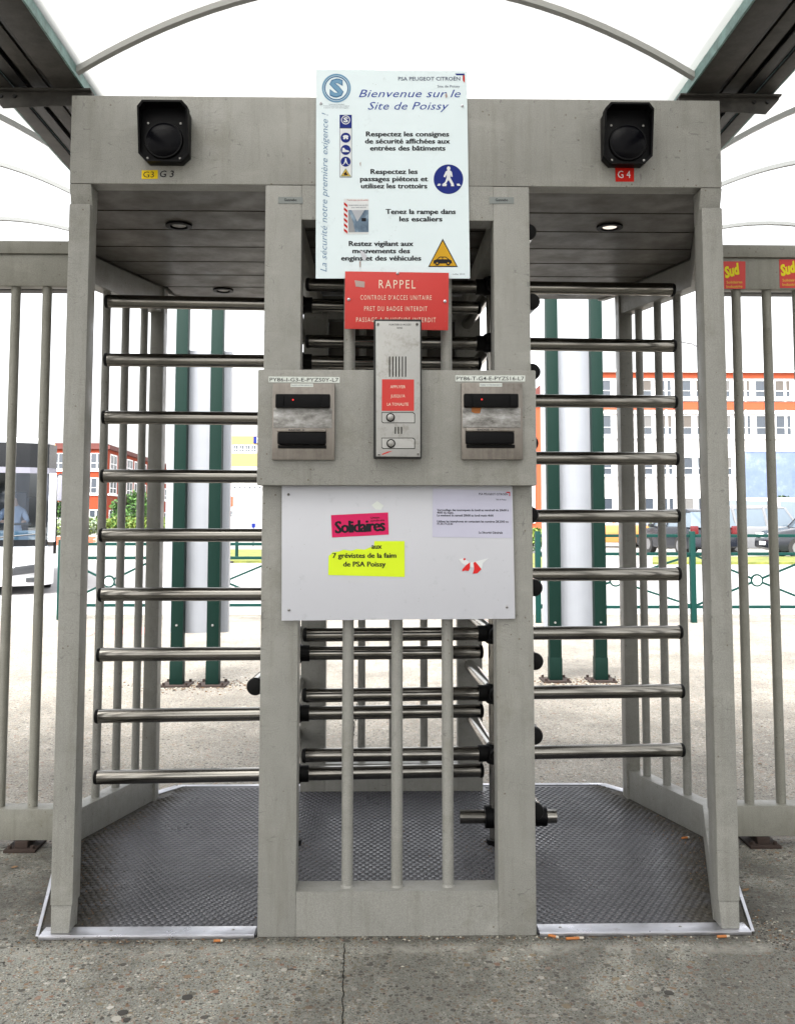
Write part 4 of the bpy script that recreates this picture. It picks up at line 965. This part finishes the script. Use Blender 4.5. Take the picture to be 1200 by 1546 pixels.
# ================================================================== BUILDINGS
_wm = {}
def window(e, c, wd, ht, mat='window_glass', ax=(1, 0), mull=1, blind=None):
    """window centred at c on a facade running along ax"""
    key = (round(wd, 2), round(ht, 2), mull)
    yaw = math.atan2(ax[1], ax[0])
    if key not in _wm:
        f = MB(); t = .035*wd+.02
        f.box(-wd/2, wd/2, -.06, .02, -ht/2, -ht/2+t).box(-wd/2, wd/2, -.06, .02, ht/2-t, ht/2).box(-wd/2, -wd/2+t, -.059, .02, -ht/2+t, ht/2-t).box(wd/2-t, wd/2, -.059, .02, -ht/2+t, ht/2-t)
        if mull: f.box(-t/2, t/2, -.055, .018, -ht/2+t, ht/2-t)
        f.box(-wd/2+t, wd/2-t, -.05, .016, -.12*ht-t*.3, -.12*ht+t*.3)
        p = MB().box(-wd/2+t, wd/2-t, -.015, .0, -ht/2+t, ht/2-t)
        q = MB().box(-wd/2+t, wd/2-t, -.03, -.018, -ht*.1, ht/2-t)
        def mk(mb, n): o = mb.build(n, 'frame_white', None, recenter=False); m_ = o.data; bpy.data.objects.remove(o); return m_
        _wm[key] = (mk(f, 'window'), mk(p, 'pane'), mk(q, 'blind'))
    F_, P_, Q_ = _wm[key]
    o = bpy.data.objects.new('window', F_); C.objects.link(o); o.parent = e; o.location = Vector(c)-worldloc(e); o.rotation_euler = (0, 0, yaw)
    pm = P_.copy() if False else P_
    p = bpy.data.objects.new('pane', pm); C.objects.link(p); p.parent = o
    if not len(pm.materials) or pm.materials[0].name != 'window_glass': pm.materials.clear(); pm.materials.append(MAT['window_glass'])
    if blind:
        k2 = key+(blind,)
        if k2 not in _wm: m_ = Q_.copy(); m_.materials.clear(); m_.materials.append(MAT[blind]); _wm[k2] = m_
        q = bpy.data.objects.new('blind', _wm[k2]); C.objects.link(q); q.parent = o
# right office block
Y = 67.0
def zc(v, D): return CH-(v-784)*D/F
D = Y+CD; X = lambda u: CX+(u-578)*D/F
e = empty('office_building', (28, Y, 0), 'long white office block with orange bands and four rows of windows on the right', 'building')
xl, xr = X(870), 52
MB().box(xl, xr, Y, Y+14, 0, zc(568, D)).build('wall', 'white_wall', e)
MB().box(xl-.3, xr, Y-.4, Y+14.3, zc(560, D), zc(556, D)).build('roof', 'white_wall', e)
for v0, v1 in ((568, 560), (617, 605), (800, 788)): MB().box(xl, xr, Y-.12, Y-.005 if v0 != 568 else Y+14, zc(v0, D), zc(v1, D)).build('orange_band', 'orange_wall', e)
for v in (602, 622, 660, 718, 783): MB().box(xl, xr, Y-.2, Y-.004, zc(v+1.4, D), zc(v-1.4, D)).build('sill_band', 'frame_white', e)
rnd = random.Random(3)
for v0, v1 in ((571, 598), (625, 656), (689, 717), (751, 780)):
    u = 906
    while u < 1330:
        wd = 25*D/F if (int(u) % 3) else 22*D/F
        window(e, (X(u+12), Y-.02, zc((v0+v1)/2, D)), wd, (v1-v0)*D/F, blind=rnd.choice([None, None, None, 'blind_pale', 'blind']), mull=0)
        u += 30.5
for u in range(891, 1330, 61): MB().box(X(u)-.08, X(u)+.08, Y-.1, Y-.003, .1, zc(570, D)).build('pilaster', 'frame_white', e)
# orange tower
Y = 47.; D = Y+CD; X = lambda u: CX+(u-578)*D/F
e = empty('orange_house', (X(800), Y, 0), 'narrow orange house with red gable roof just right of the middle column', 'building')
MB().box(X(772), X(821), Y, Y+8, 0, zc(612, D)).build('wall', 'orange_wall', e)
MB().prism([(X(765), zc(612, D)), (X(822), zc(612, D)), (X(822), zc(578, D)), (X(790), zc(608, D)), (X(768), zc(614, D))], Y-.1, Y+8).build('roof', 'tile_red', e)
MB().box(X(780), X(811), Y-.08, Y-.005, zc(790, D), zc(622, D)).build('white_bay', 'white_wall', e)
for v in (650, 700, 760): window(e, (X(797), Y-.1, zc(v, D)), 22*D/F, 22*D/F)
# left red brick building
D = 100.; Y = D-CD; X = lambda u, D=D: CX+(u-578)*D/F
e = empty('red_building', (X(110), Y+4, 0), 'three-storey red building with white window frames beyond the coach', 'building')
zr = zc(672, D); cA = (X(167), Y); cB = (X(262, 140), 140-CD)
MB().prism([(X(-10), Y), cA, cB, (cB[0]-20, cB[1])], 0, zr-.5, 'Z').build('wall', 'red_wall', e)
MB().prism([(X(-11), Y-.3), (cA[0]+.3, Y-.3), (cB[0]+.3, cB[1]), (cB[0]-20, cB[1]+.3)], zr-.49, zr-.1, 'Z').build('roof', 'tile_red', e)
MB().prism([(X(-11)+2, Y+1.2), (cA[0]-.6, Y+1.2), (cB[0]-.6, cB[1]), (cB[0]-20, cB[1]+.3)], zr-.1, zr+.25, 'Z').build('roof', 'tile_red', e)
for v in (711, 747, 786): MB().box(X(-10), cA[0], Y-.14, Y-.01, zc(v+1.6, D), zc(v-1.2, D)).build('white_band', 'frame_white', e)
dB = Vector((cB[0]-cA[0], cB[1]-cA[1], 0)); LB = dB.length; dB.normalize(); nB = Vector((dB.y, -dB.x, 0))
for v in (711, 747, 786):
    p = Vector((*cA, (zc(v, D)))); MB().bar(p+nB*.1+dB*.2, p+nB*.1+dB*LB, .14, .2).build('white_band', 'frame_white', e)
for v0, v1 in ((685, 709), (722, 746), (770, 790)):
    for u in (20, 55, 94, 118, 142, 158) if v0 != 722 else (20, 50, 94, 116, 143, 160): window(e, (X(u), Y-.03, zc((v0+v1)/2, D)), (19 if u != 160 and u != 158 else 13)*D/F, (v1-v0)*D/F)
    t = 2.6
    while t < LB-2:
        c = Vector((*cA, zc((v0+v1)/2, D)))+dB*t+nB*.03; window(e, c, 3.2, (v1-v0)*D/F, ax=(dB.x, dB.y)); t += 4.2
# yellow metal frame in front of it
D = 60.; Y = D-CD; X = lambda u, D=D: CX+(u-578)*D/F
mb = MB()
for u in (82.5, 87.5): mb.box(X(u)-.035, X(u)+.035, Y-.03, Y+.03, zc(689, D), zc(672, D))
mb.box(X(84.7)-.05, X(84.7)+.05, Y-.08, Y-.031, 0, zc(673, D))
for v in (676, 681, 688): mb.box(X(79), X(90), Y+.031, Y+.07, zc(v+.6, D), zc(v-.6, D))
mb.build('lattice_mast', 'yellow_metal', props=T('small yellow lattice mast standing before the red building beside the coach', 'mast'))
# yellow building
D = 80.; Y = D-CD; X = lambda u, D=D: CX+(u-578)*D/F
e = empty('yellow_building', (X(370), Y+3, 0), 'pale building with yellow upper floors and a blue letter B beside the column', 'building')
MB().box(X(345), X(470), Y, Y+12, 0, zc(659, D)).build('wall', 'white_wall', e)
for v0, v1 in ((672, 659), (704, 685)): MB().box(X(344.5), X(470), Y-.1, Y-.01, zc(v0, D), zc(v1, D)).build('yellow_band', 'yellow_wall', e)
for k in range(12): window(e, (X(350+k*9), Y-.04, zc(677.5, D)), 8*D/F, 10.5*D/F)
for k in range(8): window(e, (X(351+k*7.5), Y-.04, zc(737, D)), 5*D/F, 5*D/F, mull=0)
MB().box(X(344.6), X(356), Y-.12, Y-.01, zc(765, D), zc(750, D)).build('orange_panel', 'orange_wall', e)
window(e, (X(350.5), Y-.04, zc(776, D)), 11*D/F, 10*D/F)
P = MB().box(X(386), X(393), Y-.2, Y-.11, zc(670, D), zc(659.5, D)).build('letter_panel', 'sign_blue', e)
text('lettering', 'B', (387.3, 668.5), (391.8, 668.5), 8, Y-.23, 'print_white', e, .03)
D = 40.; Y = D-CD; X = lambda u, D=D: CX+(u-578)*D/F
e = empty('parking_sign', (X(387), Y, 0), 'tiny blue parking sign on a thin pole on the grass beside the column', 'sign')
MB().box(X(387)-.03, X(387)+.03, Y, Y+.05, 0, zc(797, D)).build('pole', 'rim', e); MB().box(X(384), X(390), Y-.03, Y-.005, zc(797, D), zc(790, D)).build('plate', 'sign_blue', e)
text('lettering', 'P', (385.7, 796), (388.4, 796), 5, Y-.035, 'print_white', e, .03)
# lamp pole and drain on the left grass
D = 26.; Y = D-CD; X = lambda u, D=D: CX+(u-578)*D/F
mb = MB(); mb.tube([(X(357.5), Y+.6, 0), (X(357.5), Y+.6, .68), (X(357.5), Y+.6, .70)], [.045, .045, .02], 10)
mb.build('bollard', 'barrier_green', props=T('thin dark green bollard post on the grass verge left of the column', 'post'), smooth=40)
MB().box(X(347), X(362), Y-.7, Y-.2, -.003, .05).build('drain_grate', 'stone_dark', props=T('black drain opening at the edge of the left grass verge', 'drain'))
# street lamp on the right
D = 30.; Y = D-CD; X = lambda u, D=D: CX+(u-578)*D/F
mb = MB(); mb.tube([(X(1075), Y, 0), (X(1075), Y, zc(525, D)), (X(1055), Y, zc(515, D)), (X(1032), Y, zc(511, D))], [.07, .05, .03, .025], 8); mb.box(X(1012), X(1030), Y-.1, Y+.1, zc(513, D), zc(509.5, D))
mb.build('street_lamp', 'rim', props=T('slender street lamp with a curved arm above the right fence gap', 'street lamp'), smooth=40)
# blue hoarding
D = 45.; Y = D-CD; X = lambda u, D=D: CX+(u-578)*D/F
e = empty('blue_hoarding', (X(1165), Y, 0), 'blue hoarding board raised before the right office block', 'hoarding')
b = NB('hoarding_print'); b.set(b.ramp(b.noise(1.4, 6, .7), [(.3, (.085, .12, .22)), (.55, (.12, .16, .25)), (.72, (.20, .24, .32))]), .5)
MB().box(X(1127), X(1215), Y-.05, Y, zc(757, D), zc(681, D)).build('board', 'hoarding_print', e); MB().box(X(1126), X(1216), Y-.08, Y-.002, zc(680.8, D), zc(678, D)).build('frame', 'frame_white', e)
for u in (1129, 1172, 1213): MB().box(X(u)-.06, X(u)+.06, Y+.001, Y+.13, 0, zc(680, D)).build('leg', 'rim', e)

# ================================================================== CARS
def car(loc, yaw, mat, label, Lc=4.0, H=1.45, Wd=1.72, van=False):
    e = empty('parked_car', (0, 0, 0), label, 'car', 'cars parked beyond the barriers')
    h = Lc/2; w2 = Wd/2
    low = [(-h, .28), (-h+.05, .62), (-h+.12, .86), (-h+.9, .93), (h-1.1, .93), (h-.25, .80), (h-.02, .55), (h, .30), (h-.35, .2), (-h+.3, .2)]
    mb = MB()
    prof = [(-h+.05, .9), (-h+.35, H-.10), (-h+.75, H-.01), (.25, H), (.65, H-.08), (h-1.05, .92)] if not van else [(-h+.03, .9), (-h+.06, H-.05), (-h+.3, H), (h-1.1, H), (h-.75, H-.3), (h-.45, .92)]
    body = MB()
    n = len(low)
    for s_ in (0, 1):
        pass
    body.prism([(x, z) for x, z in low], -w2, w2).build('body', mat, e, .07)
    def loft(nm, pr, wb, wt, m, zmin, zmax):
        q = MB(); n = len(pr); q0 = len(q.v)
        for sgn in (-1, 1):
            for x, z in pr:
                f = (z-zmin)/(zmax-zmin); q.v.append((x, sgn*(wb+(wt-wb)*f), z))
        q.f.append(list(range(n))); q.f.append(list(range(2*n-1, n-1, -1))); q.mi += [0, 0]
        for i in range(n): j = (i+1) % n; q.f.append([i, n+i, n+j, j]); q.mi.append(0)
        return q.build(nm, m, e, .02)
    loft('windows', prof, w2-.06, w2-.24, 'car_glass', .9, H)
    rf = [(-h+.34, H-.095), (-h+.74, H+.005), (.25, H+.015), (.62, H-.06), (.60, H-.10), (-h+.40, H-.13)] if not van else [(-h+.05, H-.06), (-h+.3, H+.012), (h-1.1, H+.012), (h-.85, H-.18), (h-.9, H-.2), (-h+.1, H-.12)]
    loft('roof', rf, w2-.05, w2-.225, mat, .9, H)
    for px_ in (-.15, -h+.75):
        for s_ in (-1, 1): MB().bar((px_, s_*(w2-.055), .9), (px_-.05, s_*(w2-.22), H-.04), .09, .05).build('door_pillar', mat, e)
    for s_ in (-1, 1): MB().bar((h-1.05, s_*(w2-.07), .92), (.62, s_*(w2-.23), H-.07), .06, .06).build('door_pillar', mat, e)
    for x in (-h+.75, h-.8):
        for s_ in (-1, 1):
            wh = MB().tube([(x, s_*(w2-.18), .31), (x, s_*(w2+.015), .31)], .31, 20).build('wheel', 'tyre', e, smooth=40)
            MB().tube([(x, s_*(w2-.02), .31), (x, s_*(w2+.025), .31)], .19, 14).build('rim', 'rim', wh, smooth=40)
    for s_ in (-1, 1):
        MB().box(h-.32, h-.03, s_*(w2-.28)-.18, s_*(w2-.28)+.16, .60, .74).build('headlight', 'frame_white', e, .03)
        MB().box(-h-.01, -h+.14, s_*(w2-.16)-.11, s_*(w2-.16)+.11, .66, .95).build('tail_light', 'tail_red', e, .02)
        MB().box(.55, .75, s_*(w2+.10)-.08, s_*(w2+.10)+.08, .90, 1.02).build('side_mirror', mat if s_ < 0 else 'bus_black', e, .03)
    MB().box(-h-.015, -h+.02, -.26, .26, .45, .56).build('number_plate', 'frame_white', e); MB().box(h-.02, h+.015, -.26, .26, .38, .49).build('number_plate', 'frame_white', e)
    e.location = loc; e.rotation_euler = (0, 0, yaw)
    return e
def gp(u, D): return (CX+(u-578)*D/F, D-CD, 0)
car(gp(1148, 32), R(12), 'car_silver', 'silver car seen between the bars of the right fence', 4.1, 1.62)
car(gp(1040, 32), R(100), 'car_dark', 'dark hatchback showing its red tail light between the side bars', 3.8, 1.5)
car(gp(1262, 29), R(175), 'car_dark', 'dark car cut off by the right edge of the photo', 4.2, 1.5)
car(gp(1175, 42), R(5), 'car_white', 'large white van behind the silver car', 5, 2.1, 1.9, True)
car(gp(1105, 40), R(95), 'car_white', 'white car beside the right side post of the turnstile', 4.2, 1.45)
car(gp(922, 40), R(170), 'car_orange', 'orange car just right of the right white panel', 4.2, 1.45)
car(gp(985, 41), R(80), 'car_red', 'dark red car between the thin side bars', 4.0, 1.5)

# ================================================================== VEGETATION
def leaves(name, blobs, n, mats, parent, size=.12, props=None, seed=1):
    r_ = random.Random(seed); mb = MB()
    for i in range(n):
        cx, cy, cz, rx, ry, rz = r_.choice(blobs)
        while True:
            a, b_, c_ = r_.uniform(-1, 1), r_.uniform(-1, 1), r_.uniform(-1, 1)
            if .25 < a*a+b_*b_+c_*c_ < 1: break
        p = Vector((cx+a*rx, cy+b_*ry, cz+c_*rz)); s_ = size*r_.uniform(.5, 1.3)
        u_ = Vector((r_.gauss(0, 1), r_.gauss(0, 1), r_.gauss(0, 1))).normalized(); v_ = u_.cross(Vector((r_.gauss(0, 1), r_.gauss(0, 1), r_.gauss(0, 1)))).normalized()
        mb.face([p-u_*s_, p+v_*s_*.5, p+u_*s_, p-v_*s_*.5], r_.randrange(len(mats)))
    return mb.build(name, mats, parent, props=props)
def tree(u, D, zt, rad, label, mats, seed, n=5000, zlo=.8):
    x, y, _ = gp(u, D); e = empty('tree' if zt > 2 else 'shrub', (x, y, 0), label, 'tree' if zt > 2 else 'shrub'); r_ = random.Random(seed)
    mb = MB(); mb.tube([(x, y, 0), (x+.05, y, zt*.35), (x-.05, y, zt*.8)], [.16, .11, .04], 8)
    for k in range(6):
        a = r_.uniform(0, 6.28); z0 = zt*r_.uniform(.25, .6); mb.tube([(x, y, z0), (x+math.cos(a)*rad*.6, y+math.sin(a)*rad*.6, z0+zt*.25)], [.06, .02], 6)
    mb.build('trunk', 'bark', e, smooth=40)
    bl = []
    for k in range(12):
        a = r_.uniform(0, 6.28); q = r_.uniform(0, .6)*rad; z = r_.uniform(zlo+.3*rad, zt-.35*rad)
        bl.append((x+math.cos(a)*q, y+math.sin(a)*q, z, rad*r_.uniform(.3, .5), rad*r_.uniform(.3, .5), rad*r_.uniform(.25, .42)))
    leaves('crown', bl, n, mats, e, .13, seed=seed)
tree(196, 72, 3.6, 2.2, 'bushy green tree growing before the red building', ['leaf_green', 'leaf_dark', 'leaf_green'], 5, 7000, .5)
tree(84, 70, 2.9, 1.5, 'dark green tree right behind the coach mirror', ['leaf_dark', 'leaf_green'], 6, 4000, .2)
tree(1202, 42, 2.4, 1.1, 'dark conifer before the blue hoarding at the right edge', ['leaf_dark'], 8, 3500, .6)
tree(1013, 38, 1.5, .8, 'yellow-green shrub behind the dark hatchback', ['leaf_yellow', 'leaf_green'], 9, 1800, .1)
def hedge(name, u0, u1, D, z0, z1, mats, label, n, seed):
    xa, y, _ = gp(u0, D); xb = gp(u1, D)[0]; bl = []; k = max(4, int((xb-xa)/.5)); r_ = random.Random(seed)
    for i in range(k): bl.append((xa+(xb-xa)*(i+.5)/k, y+r_.uniform(-.3, .3), (z0+z1)/2+r_.uniform(-.1, .1), .5, .6, (z1-z0)/2*r_.uniform(.8, 1.05)))
    o = leaves(name, bl, n, mats, None, .09, seed=seed); o['label'] = label; o['category'] = 'hedge'
hedge('hedge', 60, 152, 44, .38, 1.2, ['leaf_pale', 'leaf_yellow', 'leaf_pale'], 'pale flowering hedge above the low brick wall right of the coach', 7000, 11)
hedge('hedge', 150, 262, 56, .2, 1.35, ['leaf_yellow', 'leaf_green', 'leaf_yellow'], 'bright yellow-green hedge below the tree before the red building', 7000, 12)
hedge('hedge', 770, 822, 34, .1, .9, ['leaf_yellow', 'leaf_green'], 'low green hedge at the foot of the narrow orange house', 2500, 13)
# low brick wall
x0, y, _ = gp(55, 42.6); x1 = gp(153, 42.6)[0]
e = empty('brick_wall', ((x0+x1)/2, y, 0), 'low red brick wall below the pale hedge beyond the coach', 'wall')
MB().box(x0, x1, y+.02, y+.25, 0, .39).build('core', 'stone_pale', e)
bm_ = None
for r0 in range(5):
    xx = x0+(.11 if r0 % 2 else 0)
    while xx < x1-.2:
        o = None
        if bm_ is None: o = MB().box(xx, xx+.21, y, y+.03, .005+r0*.077, .07+r0*.077).build('brick', 'brick_red', e); bm_ = o
        else:
            o = bm_.copy(); C.objects.link(o); o.location = Vector((xx+.105, y+.015, .0375+r0*.077))-worldloc(e)
        xx += .222

# ================================================================== SMALL THINGS ON THE GROUND
def butt(u, v, ang_, label, ln=.024, z=.0045):
    p = pz(u, v, z); d = Vector((math.cos(ang_), math.sin(ang_), 0))
    mb = MB(); mb.tube([p-d*ln*.5, p+d*ln*.25], .0038, 10, mi=0); mb.tube([p+d*ln*.251, p+d*ln*.5], .0037, 10, mi=1)
    mb.build('cigarette_butt', ['butt_orange', 'butt_paper'], props=T(label, 'cigarette butt', 'cigarette butts on the ground'), smooth=40)
butt(330, 1421, .05, 'orange cigarette butt below the left aluminium edge strip')
butt(868, 1417, .1, 'long orange cigarette butt below the right aluminium edge strip', .05)
butt(836, 1414, -.5, 'short pale cigarette butt beside the foot of the right frame post', .03)
butt(1092, 1414, .1, 'cigarette butt near the right front corner of the floor plate', .035)
butt(1035, 1265, .3, 'cigarette butt on the floor plate by the right side rail', .03, .014)
litter('grit', [(-.7, -.02, .22, .012, .0002), (.7, -.02, .22, .012, .0002), (.0, -.012, .25, .008, .0002), (-1.02, .25, .03, .2, .0002), (1.04, .25, .03, .2, .0002), (1.06, -.0, .03, .06, .0002)], 1100, ['stone_dark', 'stone_pale', 'stone_dark', 'stone_dark', 'dry_leaf', 'stone_brown'], (.001, .0048))
litter('plate_dirt', [(-1.06, .66, .04, .12, .0072), (1.06, .66, .04, .12, .0072), (-1.03, .95, .06, .12, .0072), (1.03, .95, .06, .12, .0072), (-.9, .2, .03, .12, .0072), (.36, .72, .05, .05, .0072), (-.36, .72, .05, .05, .0072), (0, .6, .25, .3, .0072), (0, .11, .22, .01, .0072), (-1.0, .42, .03, .12, .0072), (1.0, .42, .03, .12, .0072)], 4200, ['stone_dark', 'stone_dark', 'stone_dark', 'stone_dark', 'dry_leaf', 'stone_brown', 'stone_dark'], (.001, .0042))
litter('pavement_pebbles', [(0, -.45, .9, .3, .0002), (0, 2.6, 2.5, .8, .0002)], 700, ['stone_dark', 'stone_pale', 'stone_brown', 'stone_pale'], (.0015, .005), .35)
for i, (u, v) in enumerate(((22, 1311), (1048, 1290), (1041, 1240), (1150, 1097), (1147, 1154), (1126, 1345), (1036, 1275))):
    p = pz(u, v, .004); a = i*1.3; r_ = .012; mb = MB()
    q = [(p.x+r_*k1*math.cos(a)-r_*.5*k2*math.sin(a), p.y+r_*k1*math.sin(a)+r_*.5*k2*math.cos(a), p.z+k3) for k1, k2, k3 in ((-1, 0, .002), (-.3, .9, .005), (.6, .7, .001), (1.1, 0, .006), (.5, -.8, .003), (-.5, -.7, .001))]
    mb.face(q+[]); 
    mb.face([(x, y_, z-.0008) for x, y_, z in q[::-1]])
    lab = ['dry leaf on the ground before the left fence', 'pale chip of debris at the right side rail', 'dry leaf on the plate under the right side rail', 'brown leaf on the pavement beyond the right fence bars, farther one', 'brown leaf on the pavement beyond the right fence bars, nearer one', 'dry leaf beside the foot of the right front post', 'small dry leaf on the floor plate near the right rail'][i]
    mb.build('dry_leaf', 'dry_leaf', props=T(lab, 'leaf', 'dry leaves'))

for (u, v, r_) in ((283, 1507, .014), (186, 1530, .013), (192, 1541, .009), (1010, 1500, .012)):
    p = pz(u, v, .0004); n = 14; rr = random.Random(u); q = [(p.x+r_*rr.uniform(.85, 1.1)*math.cos(6.283*i/n), p.y+r_*rr.uniform(.85, 1.1)*math.sin(6.283*i/n)) for i in range(n)]
    MB().prism(q, .0004, .0018, 'Z').build('gum_spot', 'stone_dark', props=T({283: 'larger dark flattened gum spot on the pavement below the left edge strip', 186: 'dark gum spot near the bottom edge, left of the larger one', 192: 'smallest dark gum spot at the very bottom left', 1010: 'dark gum spot on the stained pavement at the bottom right'}[u], 'gum', 'old gum on the pavement'), bevel=.0005)
